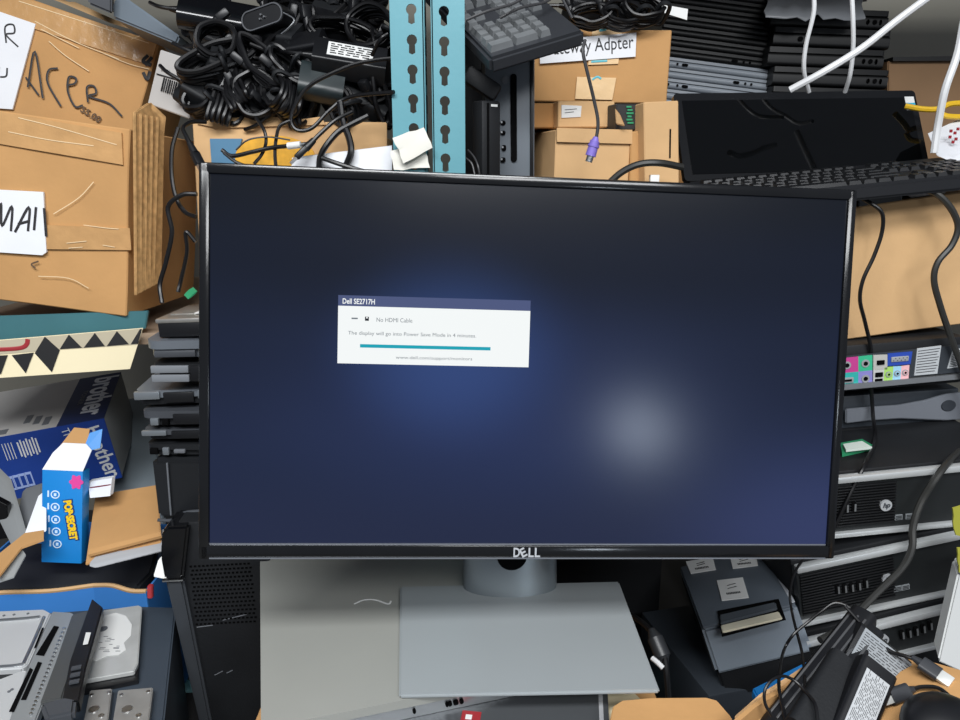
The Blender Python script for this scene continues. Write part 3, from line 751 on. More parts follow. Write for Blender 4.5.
cable('power_cable', 'black cable crossing the white sheet towards the post foot', [(322, 158, .98), (336, 163, .975), (352, 168, .975), (366, 172, .975)], .003)
cable('usb_cable', 'black cable with USB plug hanging at the left carton corner', [(206, 122, 1.0), (192, 122, .985), (183, 128, .97), (187, 138, .96), (191, 146, .955)], .0028, ends=[('plug', True, BLK)])
cable('power_cable', 'long black cable hanging down beside the big carton', [(178, 128, 1.0), (172, 150, .985), (172, 178, .97), (177, 200, .965), (185, 212, .96), (196, 217, .955)], .003)
cable('power_cable', 'black cable snaking down to the drive on the laptop pile', [(197, 194, .95), (182, 195, .95), (168, 207, .95), (172, 232, .95), (166, 262, .95), (160, 284, .95), (162, 303, .94)], .003)
cable('power_cable', 'short dark cable hanging behind the monitor edge', [(196, 242, .96), (186, 232, .96), (187, 252, .96), (181, 280, .96), (178, 292, .955)], .0028)
# white sheet lying in front of the carton, yellow blob is print on carton
b = MB(); q = [at(292, 158, .995), at(392, 146, .995), at(392, 290, .98), at(285, 290, .98)]
b.prism(q, (0, .004, .001)); wrld(b, 'paper_sheet', PAPER, 'white sheet leaning against the open carton behind the monitor top', 'paper')
# crumpled white tags on the post
def crumple(pts, Y, seed):
    q = random.Random(seed); tb = bmesh.new(); N = 4
    A, B, C_, D_ = [at(*p, Y) for p in pts]; g = []
    for i in range(N + 1):
        row = []
        for j in range(N + 1):
            u, v = i / N, j / N; p = A.lerp(B, u).lerp(D_.lerp(C_, u), v) + Vector((q.uniform(-.001, .001), q.uniform(-.002, .0005), q.uniform(-.001, .001))); row.append(tb.verts.new(p))
        g.append(row)
    for i in range(N):
        for j in range(N): tb.faces.new((g[i][j], g[i + 1][j], g[i + 1][j + 1], g[i][j + 1]))
    r = bmesh.ops.extrude_face_region(tb, geom=list(tb.faces)); vs = [v for v in r['geom'] if isinstance(v, bmesh.types.BMVert)]
    bmesh.ops.translate(tb, verts=vs, vec=(0, .002, 0)); bmesh.ops.recalc_face_normals(tb, faces=tb.faces)
    return tb
t = thing('paper_tag', 'crumpled white paper tags stuck to the foot of the left post', 'paper tag', Matrix.Translation(at(412, 168, .965)))
iv = t.matrix_world.inverted()
CRP = mat('crumpled paper', 'E2E0D6', .7)
b = MB(); b._tmp(crumple([(390, 150), (424, 146), (430, 168), (394, 170)], .966, 2)); b.done('lower_tag', CRP, t, M=iv, smooth=20)
b = MB(); b._tmp(crumple([(393, 138), (424, 127), (433, 147), (404, 163)], .957, 4)); b.done('upper_tag', CRP, t, M=iv, smooth=20)
# ================================================================== middle: upright computer, keyboard, small cartons
def keyboard(name, label, M, W, D, mk, mb, rows=6, num=True, tall=.006, pit=.019):
    """M: origin at centre of the top plate, x along the width, y to the rear, z up"""
    t = thing(name, label, 'keyboard', M @ T(0, 0, -.02))
    b = MB(); b.prism([(-W / 2, -D / 2, 0), (W / 2, -D / 2, 0), (W / 2, D / 2, 0), (-W / 2, D / 2, 0)], (0, 0, .020), bev=.004); b.done('case', mb, t)
    b = MB(); x0 = -W / 2 + .012
    wid = [[1] * 14, [1] * 13 + [2], [1.5] + [1] * 12 + [1.5], [1.75] + [1] * 11 + [2.25], [2.25] + [1] * 10 + [2.75], [1.25, 1.25, 1.25, 6, 1.25, 1.25, 1.25, 1.5]]
    u = (W - .024) / 22.5
    pr = (D - .034) / 5.6
    for r_ in range(6):
        y = D / 2 - .016 - pr * (r_ + (.35 if r_ else 0)) - pr / 2
        def key(x, w, h=1):
            kw = w * u - .0022; kh = h * pr - .0028
            tb = bmesh.new(); bmesh.ops.create_cube(tb, size=1)
            for v in tb.verts:
                s_ = .80 if v.co.z > 0 else 1
                v.co = Vector((x + w * u / 2 + v.co.x * (kw if v.co.z < 0 else kw - .0035), y - (h - 1) * pr / 2 + v.co.y * (kh if v.co.z < 0 else kh - .004) + (.0006 if v.co.z > 0 else 0), .0195 + (v.co.z + .5) * tall))
            b._tmp(tb)
        x = x0
        for w in wid[r_]: key(x, w); x += w * u
        x = x0 + 15.3 * u
        for k in range(3):
            if r_ in (0, 1, 2) or (r_ == 5) or (r_ == 4 and k == 1): key(x + k * u, 1)
        if num and r_ > 0:
            x = x0 + 18.5 * u
            for k in range(4):
                if r_ == 5 and k == 1: continue
                if k == 3 and r_ in (3, 5): continue
                if r_ == 5 and k == 0: key(x, 2); continue
                key(x + k * u, 1, 2 if (k == 3 and r_ in (2, 4)) else 1)
    b.done('keys', mk, t, smooth=0)
    return t
# -- upright slim computer with optical slot
UM, UW, UH = pose([(486, 40), (534, 34), (531.5, 187), (488.6, 187)], .068, None, rot=(0, 0, R(1)), sig=(.02, .05, .01), Y=1.02)
D = .24
t = thing('desktop_computer', 'slim grey computer standing upright beside the right post under the keyboard', 'computer', UM @ T(0, D / 2, -UH / 2))
b = MB(); b.box((0, .01, UH / 2), (UW, D - .02, UH), bev=.003); b.done('case', BLKM, t)
b = MB(); b.box((0, -D / 2 + .006, UH / 2), (UW, .012, UH - .002), bev=.002); fr = b.done('front_panel', mat('slate bezel', '6A7178', .45, var=.05, vs=10), t)
def up(px, py): p = onplane(UM, px, py); return p.x, p.z + UH / 2
yb = -D / 2
b = MB(); a = up(513.5, 74); c = up(514, 162); b.rbox((a[0], yb - .0005, (a[1] + c[1]) / 2), (.0085, .004, a[1] - c[1]), .004, axis='y', bev=0); b.done('disc_slot', HOLE, fr)
b = MB(); a = up(528, 100); b.box((UW / 2 - .004, yb - .0006, UH / 2), (.005, .003, UH - .01), bev=.001); b.done('edge_rib', BLK, fr)
b = MB(); a = up(505, 80); b.cyl((a[0], yb + .002, a[1]), (a[0], yb - .003, a[1]), .0048, n=20); b.done('power_button', GREY, fr)
for (px, py, w, h) in ((503, 123, .007, .006), (503, 133, .007, .006), (504, 148, .006, .008), (503, 160, .007, .007)):
    a = up(px, py); b = MB(); b.rbox((a[0], yb - .001, a[1]), (w, .003, h), .0025, axis='y', bev=0); b.box((a[0] - .002, yb - .0022, a[1] + .001), (.0022, .002, .0022), mi=1); b.done('port', [HOLE, STEEL], fr)
# -- second black device left of it
VM, VW, VH = pose([(483, 101), (500, 100), (499, 187), (484, 187)], .03, None, rot=(0, 0, 0), sig=(.02, .03, .2), Y=.985)
t = thing('external_drive', 'narrow black device standing in front of the upright grey computer', 'device', VM @ T(0, .0125, -VH / 2))
b = MB(); b.box((0, 0, VH / 2), (VW, .025, VH), bev=.003); b.done('case', BLKM, t)
b = MB(); b.box((-.006, -.0128, VH / 2), (.003, .002, VH * .94)); b.done('groove', HOLE, t)
b = MB(); b.box((.004, -.0128, VH - .006), (.010, .001, .003)); b.done('white_mark', STICK, t)
# dark adapter above it
b = MB(); b.box((0, 0, 0), (.05, .03, .022), bev=.004, M=Matrix.Translation(at(482, 84, 1.02)) @ RY(32)); wrld(b, 'power_adapter', BLKM, 'small black adapter wedged between right post and the upright computer', 'adapter')
for kx, (pts, lab) in enumerate([([(468, 150, 1.0), (474, 157, .99), (478, 166, .98), (480, 178, .98)], 'pale thin wire hanging right of the right post foot'), ([(466, 158, .99), (472, 164, .985), (475, 176, .98)], 'second thin grey wire hanging at the right post foot')]):
    cable('thin_wire', lab, pts, .0013, m=CABLEG)
# -- grey black keyboard lying on the upright computer, seen from its corner
p0 = at(490, 59, .93); p1 = at(585, 30.5, .965); p2 = at(464, 36, .985)
ex = (p1 - p0).normalized(); ey = (p2 - p0); ey = (ey - ex * ey.dot(ex)).normalized(); ez = ex.cross(ey)
if ez.z < 0: ez = -ez
# the short end of the keyboard faces us: width runs along ex, length back along ey
KD = (p1 - p0).length
KBL = .40
# keyboard axes: its length (x) runs from this end away from the camera
Mk = Matrix((-ey, ex, ez)).transposed().to_4x4(); Mk.translation = p0 + ex * KD / 2 + ey * KBL / 2
if Mk.to_3x3().determinant() < 0: Mk = Matrix((ey, ex, ez)).transposed().to_4x4(); Mk.translation = p0 + ex * KD / 2 + ey * KBL / 2
KEYM = Mk
keyboard('keyboard', 'grey keyed keyboard lying on the upright computer beside the right post', Mk, KBL, KD, mat('worn grey keys', '6E7173', .4, var=.1, vs=40), mat('dark keyboard case', '303236', .42), tall=.008)
cb_ = cable('cable', 'cable with purple round plug hanging in front of the small cartons', [(585, 40, .955), (583, 52, .95), (588, 75, .95), (594, 100, .955), (598, 122, .955), (596, 141, .955)], .0022, m=CABLEG)
p = at(595, 141, .955); q = at(589, 161, .955); d = (q - p)
b = MB(); b.cyl(p, p + d * .75, .0062, .0068, n=16); b.cyl(p + d * .2, p + d * .3, .0075, n=16); b.cyl(p - d * .2, p, .003, .005, n=12)
pl_ = b.done('purple_plug', PURP, cb_, M=cb_.matrix_world.inverted()); pl_['label'] = 'purple round plug'
b = MB(); b.cyl(p + d * .75, p + d * 1.05, .0046, n=16); b.done('metal_tip', STEEL, pl_)
for kx, (pts, lab) in enumerate([([(500, 18, .98), (520, 8, .98), (545, 2, 1.0), (560, -8, 1.02)], 'thin black cable lying over the grey keys'), ([(466, 20, .96), (488, 11, .96), (512, 4, .97), (530, -6, .98)], 'second thin cable across the grey keys near the post'), ([(572, 18, 1.0), (566, 6, 1.0), (560, -6, 1.0)], 'thin pale cable at the keyboard corner')]):
    cable('thin_cable', lab, pts, .0018, m=CABLEG)
# -- carton with taped sign
GM, GW, GH = pose([(534, 30), (672, 28), (661, 104), (532, 101)], .215, None, rot=(0, R(1), R(-3)), sig=(.04, .1, .03), Y=1.10)
D = .2
t = carton_at('carton', 'open carton with white printed paper sign behind the grey keyed keyboard', GM, GW, GH, D, CARD, seed=11, amp=.0012)
fr = deco(0, D, GH)
b = MB(); patch(b, GM, [(577, 77), (616, 78), (612, 100), (575, 99)], y=-.0025, th=.002); patch(b, GM, [(592, 31), (622, 29), (618, 64), (588, 65)], y=-.0025, th=.002); b.done('tape', TAPEP, t, M=fr)
b = MB()
for pts in ([(592, 80), (597, 77), (601, 79)], [(599, 31), (606, 30)], [(591, 62), (607, 61)]): stroke(b, GM, pts, .0016, 0, y=-.003)
b.done('tape_mark', mat('pale teal mark', '5FB7C4', .5), t, M=fr)
b = MB(); SG = [(539, 41), (636, 33), (635, 57), (540, 64)]; patch(b, GM, SG, mi=0, y=-.0045, th=.0015)
c0 = onplane(GM, 544, 51.5); c1 = onplane(GM, 633, 44); ang_ = math.degrees(math.atan2(c1.z - c0.z, c1.x - c0.x)); cc = (c0 + c1) / 2
b.text('Gateway Adpter', .02, face(cc.x, cc.z, -.0049, ang_), mi=1, fit=((c1 - c0).length, .0245))
b.done('paper_sign', [PAPER, BARC], t, M=fr)
# small cartons below it
def sbox(px4, W, Y, D, label, mt, seed, rot=(0, 0, 0), sig=(.04, .1, .2), amp=.0007, name='carton'):
    M, W, H = pose(px4, W, None, rot=rot, sig=sig, Y=Y); return carton_at(name, label, M, W, H, D, mt, seed=seed, amp=amp), M, H
o, M_, H_ = sbox([(534, 103), (558, 103), (558, 128), (534, 128)], .038, 1.06, .12, 'small brown carton left of the one with a white label', CARD3, 1, rot=(0, 0, R(3)))
o, M_, H_ = sbox([(559, 102), (615, 101), (614, 128), (559, 128)], .087, 1.06, .12, 'small pale carton with white label under the signed carton', CARD2, 2)
b = MB(); patch(b, M_, [(561, 105), (581, 106), (580, 117), (561, 118)], y=-.0022, th=.002); stroke(b, M_, [(564, 110), (576, 109)], .0004, 1, y=-.0026); stroke(b, M_, [(564, 113), (573, 112)], .0004, 1, y=-.0026); b.done('white_label', [STICK, BARC], o, M=deco(0, .12, H_))
o, M_, H_ = sbox([(616, 104), (650, 103), (649, 131), (617, 129)], .052, 1.05, .1, 'small black printed box between the pale cartons', mat('dark printed box', '2A2B2C', .5, var=.2, vs=60), 3)
b = MB()
for k in range(6): stroke(b, M_, [(626 + (k % 2), 107 + k * 3.2), (631 + k % 3, 107 + k * 3.2)], .0013, 0, y=-.0015)
for k in range(7): stroke(b, M_, [(639, 106 + k * 3), (643, 106 + k * 3)], .0006, 1, y=-.0015)
b.done('print', [GREEN, STICK], o, M=deco(0, .1, H_))
b = MB(); q = [at(615, 108, 1.035), at(620, 114, 1.03), at(625, 126, 1.03), at(616, 124, 1.035)]; b.prism(q, (.002, .01, 0), bev=.001); o = wrld(b, 'cardboard_tab', CARD2, 'curled cardboard tab beside the black printed box', 'cardboard')
o, M_, H_ = sbox([(556, 129), (631, 131), (628, 187), (554, 187)], .112, 1.03, .13, 'tan carton with flap line behind the purple plug', CARD2, 4)
b = MB(); patch(b, M_, [(556, 128), (631, 130), (631, 144), (556, 142)], y=-.004, th=.003); b.done('lid_flap', CARD2, o, M=deco(0, .13, H_))
o, M_, H_ = sbox([(632, 131), (644, 131), (643, 187), (630, 187)], .020, 1.045, .12, 'narrow tan carton between the two taller tan cartons', CARD, 5)
o, M_, H_ = sbox([(645, 102), (677, 101), (681, 187), (645, 187)], .052, 1.03, .12, 'tall tan carton with slit left of the black screen', CARD2, 6)
b = MB(); stroke(b, M_, [(670, 129), (669.5, 158)], .0012, 0, y=-.0012); b.done('slit', HOLE, o, M=deco(0, .12, H_))
b = MB(); b.box((0, 0, 0), (.012, .01, .016), M=Matrix.Translation(at(654, 181, .985)), bev=.001); wrld(b, 'white_clip', WHITE, 'small white clip peeking over the monitor top edge', 'clip')
cable('thick_cable', 'thick black cable curving between tan cartons and black screen', [(606, 186, .98), (622, 172, .975), (640, 164, .97), (660, 163, .97), (682, 167, .985)], .0045, m=mat('charcoal cable', '2A2A28', .45))
# dark contents of the signed carton and label
p = at(615, 20, 1.14)
adapter(600, 14, 1.24, (.11, .05, .035), (20, 8, 12), 'black adapter lying in the top of the signed carton')
cord_coil(622, 15, 1.18, .03, .018, 5, (65, 0, 10), 'black cord loop in the top of the signed carton right side', seed=61)
cord_coil(592, 16, 1.18, .03, .014, 5, (70, 0, -10), 'black cord loop in the top of the signed carton left side', seed=62)
cord_coil(642, 10, 1.18, .03, .02, 5, (60, 10, 0), 'black cord loop behind the white sticker strip', seed=63)
b = MB(); q = [at(650, 2, 1.2), at(688, 9, 1.2), at(687, 20, 1.2), at(655, 10, 1.2)]; b.prism(q, (0, .0015, 0)); wrld(b, 'sticker_strip', STICK, 'white sticker strip on the dark pile above the signed carton', 'sticker')
b = MB(); q = [at(606, -4, 1.24), at(650, 0, 1.24), at(652, 8, 1.24), at(612, 4, 1.24)]; b.prism(q, (.01, .12, .01), bev=.002); wrld(b, 'thin_laptop', GREY, 'grey flat laptop edge at the top above the signed carton', 'laptop')

c_ = at(478, 100, 1.30); b = MB(); b.box((0, 0, 0), (.075, .2, .42), bev=.004, M=T(c_.x + .002, 1.40, 1.65)); wrld(b, 'desktop_computer', BLKM, 'added black filler box darkening the gap behind the right post', 'computer')  # plain black box added to darken the gap behind the post
# ================================================================== right: stack of desktop computers
def rackbox(px4, W, Y, D, name, label, rot, sig=(.004, .015, .6), H=None, case=BLKM, ysig=.02):
    M, W, H = pose(px4, W, H, rot=rot, sig=sig, Y=Y, ysig=ysig)
    t = thing(name, label, 'computer', M @ T(0, D / 2, -H / 2))
    b = MB(); b.box((0, .004, H / 2), (W, D - .008, H), bev=.003); b.done('case', case, t)
    return t, M, H, W
METAL = mat('matte silver strip', 'C5C8C8', .35, metal=.35)
DK = mat('dark grille plastic', '0E0F11', .45)
SM = mat('smooth charcoal panel', '1B1E1F', .4)
def sff(px4, Y, label, rot, logo, ports, usb, half, W=.30, D=.36, double=False):
    """small black desktop lying flat: ribbed front, silver strips above and below, round emblem, jacks"""
    t, M, H, W = rackbox(px4, W, Y, D, 'desktop_computer', label, rot, ysig=.003, sig=(.003, .02, .4))
    fr = deco(0, D, H)
    def L(px, py): return onplane(M, px, py)
    b = MB(); b.box((0, .002, 0), (W - .002, .012, H - .014)); pan = b.done('front_panel', SM, t, M=fr)
    b = MB(); xs = L(half, logo[1]).x; x0 = -W / 2 + .004
    n = 15
    for k in range(n):
        z = -H / 2 + .016 + (H - .032) * k / (n - 1); b.box(((x0 + xs) / 2, -.0052, z), (xs - x0, .004, (H - .03) / n * .55), bev=.0006)
    b.done('grille', DK, pan)
    b = MB(); b.box((0, -.0045, H / 2 - .005), (W, .011, .009), bev=.002); b.done('top_strip', METAL, t, M=fr)
    b = MB()
    b.box((0, -.0045, -H / 2 + .004), (W, .011, .007), bev=.002)
    b.done('bottom_strip', METAL, t, M=fr)
    p = L(*logo); b = MB(); b.cyl((p.x, -.0095, p.z), (p.x, -.0055, p.z), .0074, n=28, mi=0)
    b.text('hp', .0090, face(p.x, p.z + .0005, -.0098), mi=1, shear=.25, bold=.0003); b.done('emblem', [mat('emblem silver', 'D0D3D6', .3, metal=.4), mat('emblem ink', '3A3D42', .5)], pan)
    for q in ports:
        p = L(*q); b = MB(); b.box((p.x, -.0072, p.z), (.0055, .003, .013), bev=.001, mi=0); b.box((p.x + .0014, -.0088, p.z - .001), (.0022, .001, .010), mi=1); b.done('usb_port', [HOLE, SILV], pan)
    for q in usb:
        p = L(*q); b = MB(); b.box((p.x, -.0048, p.z), (.010, .002, .007), mi=0)
        for k in range(3): b.box((p.x, -.006, p.z - .002 + .002 * k), (.008, .0006, .0008), mi=1)
        b.done('panel_sticker', [mat('grey sticker', '8A8F92', .5), BARC], pan)
    return t, M, H
H1 = sff([(794, 477.4), (1028, 455.7), (1027, 515.7), (793, 541)], .845, 'uppermost black desktop computer with silver strips and round emblem', (0, R(-2), R(10)), (882, 502.5), [(843, 505), (850.5, 504)], [(896, 515.5), (907, 514.5)], 893)
H2 = sff([(794, 562), (1028, 516.7), (1027, 568.5), (793, 631.4)], .835, 'second black desktop computer with row of jacks and round emblem', (0, R(-3), R(16)), (884, 576), [(834, 586), (841, 585), (848, 584), (855, 582.5), (862, 580)], [(895, 586.5), (903, 585)], 892)
H3 = sff([(794, 641.5), (1028, 581), (1027, 618), (793, 683)], .82, 'lowest black desktop computer behind the carton of batteries', (0, R(-3), R(16)), (879, 636), [(898, 631), (905, 629.5), (912, 627.5), (919, 625), (926, 622)], [], 874)
for (M_, H_, pts) in ((H1[1], H1[2], [(858, 501), (858, 505)]), (H2[1], H2[2], [(819, 590), (829, 588), (862, 576)])):
    pass
# green white card lying on the uppermost computer
MT = H1[1] @ T(0, 0, H1[2] / 2)
q = [ontop(MT, *p, z=.0006) for p in [(840, 447), (862, 443), (874, 450), (842, 457)]]
t = thing('circuit_card', 'green circuit card with white label lying on the uppermost black computer', 'card', MT @ T(*((q[0] + q[2]) / 2)))
iv = T(*(-(q[0] + q[2]) / 2)); b = MB(); b.prism(q, (0, 0, .006)); b.done('board', GREEN, t, M=iv)
q2 = [ontop(MT, *p, z=.008) for p in [(843, 446), (862, 443), (872, 449), (846, 452)]]
b = MB(); b.prism(q2, (0, 0, .003)); b.done('white_label', mat('pale green label', 'DCE8DE', .5), t, M=iv)
# -- grey curved front computer above
t, M_, H_, W_ = rackbox([(735, 406), (962, 389), (962, 431), (735, 450)], .32, 1.06, .3, 'desktop_computer', 'desktop computer with curved dark grey front and oval button', (0, R(-1), R(14)), case=SLATE)
D = .3; fr = deco(0, D, H_)
b = MB(); pr = [(-W_ / 2, H_ / 2 - .006)]
P = [onplane(M_, *p) for p in [(845, 409), (868, 407), (898, 405), (925, 400), (945, 394), (962, 392), (962, 419), (944, 420), (900, 418), (870, 420), (845, 423)]]
b.prism([(p.x, -.003, p.z) for p in P], (0, .006, 0), bev=.0015); b.done('grey_front_band', mat('band grey', '6F737A', .4), t, M=fr)
b = MB(); p = onplane(M_, 947, 405); pts = [(p.x + .0105 * math.cos(2 * math.pi * k / 28), -.0045, p.z + .0085 * math.sin(2 * math.pi * k / 28)) for k in range(28)]; b.prism(pts, (0, .004, 0), bev=.001); b.done('oval_button', mat('button slate', '34383E', .4), t, M=fr)
b = MB(); patch(b, M_, [(836, 430), (872, 427), (871, 435), (836, 438)], mi=0, y=-.002, th=.002); stroke(b, M_, [(845, 430.5), (857, 429.5)], .0007, 1, y=-.0024); stroke(b, M_, [(845, 434), (863, 432)], .0009, 1, y=-.0024); b.done('model_label', [BARC, STICK], t, M=fr)
# -- computer seen from its rear connector plate
t, M_, H_, W_ = rackbox([(735, 357), (968, 336), (968, 383), (735, 404)], .32, 1.02, .3, 'desktop_computer', 'black desktop computer showing coloured rear connector plate', (0, R(-1), R(14)), case=BLKM)
D = .3; fr = deco(0, D, H_)
b = MB(); patch(b, M_, [(740, 366), (966, 344), (966, 371), (740, 393)], y=-.002, th=.002); pl_ = b.done('rear_plate', mat('rear plate grey', '3C4147', .4, metal=.3), t, M=fr)
b = MB(); patch(b, M_, [(735, 393), (968, 372), (968, 377), (735, 399)], y=-.006, th=.006); b.done('bottom_rail', SILV, t, M=fr)
cols = [([(834, 358.5), (857, 356), (857, 371), (834, 373)], 'C23E8C', 'magenta'), ([(857, 356), (871, 354.5), (871, 369.5), (857, 371)], '35B587', 'green'), ([(834, 373), (857, 371), (857, 386), (834, 388)], '2FB0A8', 'teal'), ([(857, 371), (871, 369.5), (871, 385), (857, 386)], '8A86C8', 'violet'),
        ([(872, 354.5), (886, 354), (886, 369), (872, 369.5)], 'B9B8B2', 'beige'), ([(886.5, 353), (911, 351), (909, 363.5), (886, 365.5)], '2347A8', 'blue'), ([(883, 367), (892, 366), (891, 380.5), (882, 381)], 'A9D86A', 'lime'), ([(892, 366), (900, 365.5), (899, 379), (891, 380)], '9ED0E8', 'sky'), ([(900, 365.5), (908, 364.5), (907, 378), (899, 379)], 'F0B9BC', 'rose'), ([(872, 369.5), (883, 368), (882, 384), (872, 385)], 'C9C9C6', 'pale')]
for pts, c_, nm in cols:
    b = MB(); patch(b, M_, pts, mi=0, y=-.0035, th=.0015)
    cx = sum(p[0] for p in pts) / 4; cy = sum(p[1] for p in pts) / 4; p = onplane(M_, cx, cy)
    if nm in ('lime', 'sky', 'rose'):
        b.cyl((p.x, -.0045, p.z), (p.x, -.003, p.z), .0042, n=18, mi=1); b.cyl((p.x, -.0050, p.z), (p.x, -.003, p.z), .0028, n=18, mi=0); b.cyl((p.x, -.0055, p.z), (p.x, -.003, p.z), .0016, n=12, mi=2)
    elif nm in ('beige', 'pale'):
        for dz in ((.0,) if nm == 'beige' else (-.005, .004)): b.box((p.x, -.0042, p.z + dz), (.010, .002, .006), mi=2)
    elif nm == 'blue':
        b.box((p.x, -.0042, p.z), (.024, .002, .0075), mi=1, bev=.001)
        for k in range(8): b.box((p.x - .009 + k * .0026, -.0052, p.z + (.0015 if k % 2 else -.0015)), (.001, .001, .001), mi=2)
    elif nm == 'teal':
        b.box((p.x, -.0042, p.z), (.018, .002, .008), mi=1, bev=.001); b.box((p.x, -.0052, p.z), (.012, .001, .003), mi=2)
    else:
        b.cyl((p.x, -.0045, p.z), (p.x, -.003, p.z), .0055, n=18, mi=1); b.cyl((p.x, -.005, p.z), (p.x, -.003, p.z), .003, n=14, mi=2)
    o = b.done('connector', [mat('port ' + nm, c_, .5), mat('jack metal', '9A9DA0', .4), HOLE], pl_); o['label'] = nm + ' connector field'
for pts in ([(916, 348), (940, 345), (936, 373), (913, 375)], [(951, 351), (964, 346), (962, 366), (946, 368)]):
    b = MB(); patch(b, M_, pts, mi=0, y=-.003, th=.001)
    for k in range(9):
        f = (k + 1) / 10; a_ = [pts[0][i] * (1 - f) + pts[3][i] * f for i in (0, 1)]; c_ = [pts[1][i] * (1 - f) + pts[2][i] * f for i in (0, 1)]
        stroke(b, M_, [(a_[0] + 1, a_[1]), (c_[0] - 1 - (k % 3), c_[1])], .0005, 1, y=-.0033)
    b.done('vent_plate', [mat('pale vent plate', 'B9BDC0', .45), BARC], pl_)
# -- carton on top
M_, W_, H_ = pose([(765, 221), (985, 189), (985, 320), (765, 351)], .30, None, rot=(0, R(-2), R(12)), sig=(.01, .03, .4), Y=1.03)
t = carton_at('carton', 'plain tan carton on the computers below the black keyboard', M_, W_, H_, .26, CARD2, seed=17, amp=.0012)
# ---- black screen and keyboard on top of it
LM, LW, LH = pose([(674, 91.5), (911, 93.5), (935, 172), (683, 183)], .385, None, rot=(R(-16), R(2), R(2)), sig=(.04, .2, .3), Y=1.15)
t = thing('flat_screen', 'glossy black flat screen with teal corner sticker behind the black keyboard', 'screen', LM @ T(0, 0, -LH / 2))
b = MB(); b.rbox((0, .004, LH / 2), (LW, .009, LH), .006, axis='y', bev=.0015); b.done('lid', mat('gloss lid black', '101113', .22), t)
b = MB(); b.box((.001, -.0008, LH / 2 - .001), (LW - .022, .0012, LH - .022)); b.done('screen', mat('dark glossy glass', '030405', .05, spec=.35), t)
b = MB(); p = onplane(LM, 910.5, 104); b.box((p.x - .002, -.002, p.z + LH / 2), (.015, .0006, .022), mi=0); b.box((p.x - .002, -.0024, p.z + LH / 2 - .005), (.015, .0006, .011), mi=1); b.done('sticker', [STICK, mat('sticker teal', '2FA7C7', .5)], t)
KM2, KW2, KD2 = pose([(689, 184), (937, 155), (1012, 172), (722, 197)], .375, .135, rot=(R(-79), R(-5), R(8)), sig=(.05, .15, .4), Y=.96)
K2 = KM2 @ Matrix(((1, 0, 0, 0), (0, 0, -1, 0), (0, 1, 0, 0), (0, 0, 0, 1)))
keyboard('keyboard', 'black full size keyboard lying in front of the glossy dark screen', K2, KW2, KD2, mat('black keys', '1C1D1F', .35, var=.1, vs=40), mat('black keyboard case', '1F2023', .4), tall=.005)
# dark metal bits under the keyboard
b = MB(); b.hexa([at(858, 198, 1.0), at(902, 193, 1.0), at(902, 206, 1.0), at(858, 209, 1.0)], [at(858, 198, 1.1), at(902, 193, 1.1), at(902, 206, 1.1), at(858, 209, 1.1)], bev=.002); wrld(b, 'adapter_block', BLK, 'black block lying on the tan carton under the keyboard', 'adapter')
b = MB(); b.hexa([at(904, 193, 1.01), at(946, 189, 1.01), at(944, 203, 1.01), at(922, 206, 1.01)], [at(904, 193, 1.1), at(946, 189, 1.1), at(944, 203, 1.1), at(922, 206, 1.1)], bev=.001); wrld(b, 'metal_bracket', mat('dull bracket', '8A8580', .35, metal=.8, var=.3, vs=60), 'dull metal bracket lying under the keyboard end', 'bracket')
# ---- cables in front of the stack
cable('thin_cable', 'thin black cable hanging from keyboard across the tan carton', [(858, 196, .97), (870, 203, .96), (882, 213, .955), (882, 232, .955), (874, 256, .955), (863, 280, .955), (860, 300, .955), (865, 322, .96), (871, 350, .965), (871, 380, .97), (873, 415, .97), (875, 440, .93), (866, 462, .85), (852, 490, .835), (838, 520, .83), (830, 535, .83)], .0026)
cable('thick_cable', 'thick black cable bending over the right side of the tan carton', [(915, 188, .97), (935, 193, .955), (950, 207, .95), (958, 226, .95), (952, 245, .95), (938, 262, .95), (934, 280, .95), (940, 305, .95), (950, 335, .95), (960, 362, .95), (972, 400, .95), (975, 430, .95), (962, 448, .90), (944, 467, .83), (922, 500, .82), (913, 527, .81), (912, 548, .80), (902, 568, .795), (878, 592, .79), (858, 612, .78), (838, 630, .765), (820, 640, .75)], .0042, m=mat('charcoal cable', '2A2A28', .45))
# white cables hanging in front of the screen
cable('white_cable', 'thick white cable crossing diagonally above the dark screen', [(950, -18, .97), (922, 2, .98), (895, 22, .99), (862, 48, 1.0), (825, 71, 1.01), (790, 90, 1.03)], .0046, m=WHITC)
cable('white_cable', 'left thin white cable hanging down behind the screen top', [(812, -20, 1.06), (814, 10, 1.06), (806, 45, 1.07), (804, 70, 1.08), (809, 92, 1.10)], .0030, m=WHITC)
cable('white_cable', 'right thin white cable hanging straight down to the screen top', [(851, -20, 1.06), (853, 20, 1.06), (853, 50, 1.07), (850, 75, 1.08), (845, 92, 1.10)], .0030, m=WHITC)
cable('white_cable', 'thick white cable hanging at the right edge beside the paper', [(974, -30, .99), (964, 20, .99), (957, 55, .99), (945, 90, .99), (938, 125, 1.0), (934, 153, 1.0)], .0048, m=WHITC)
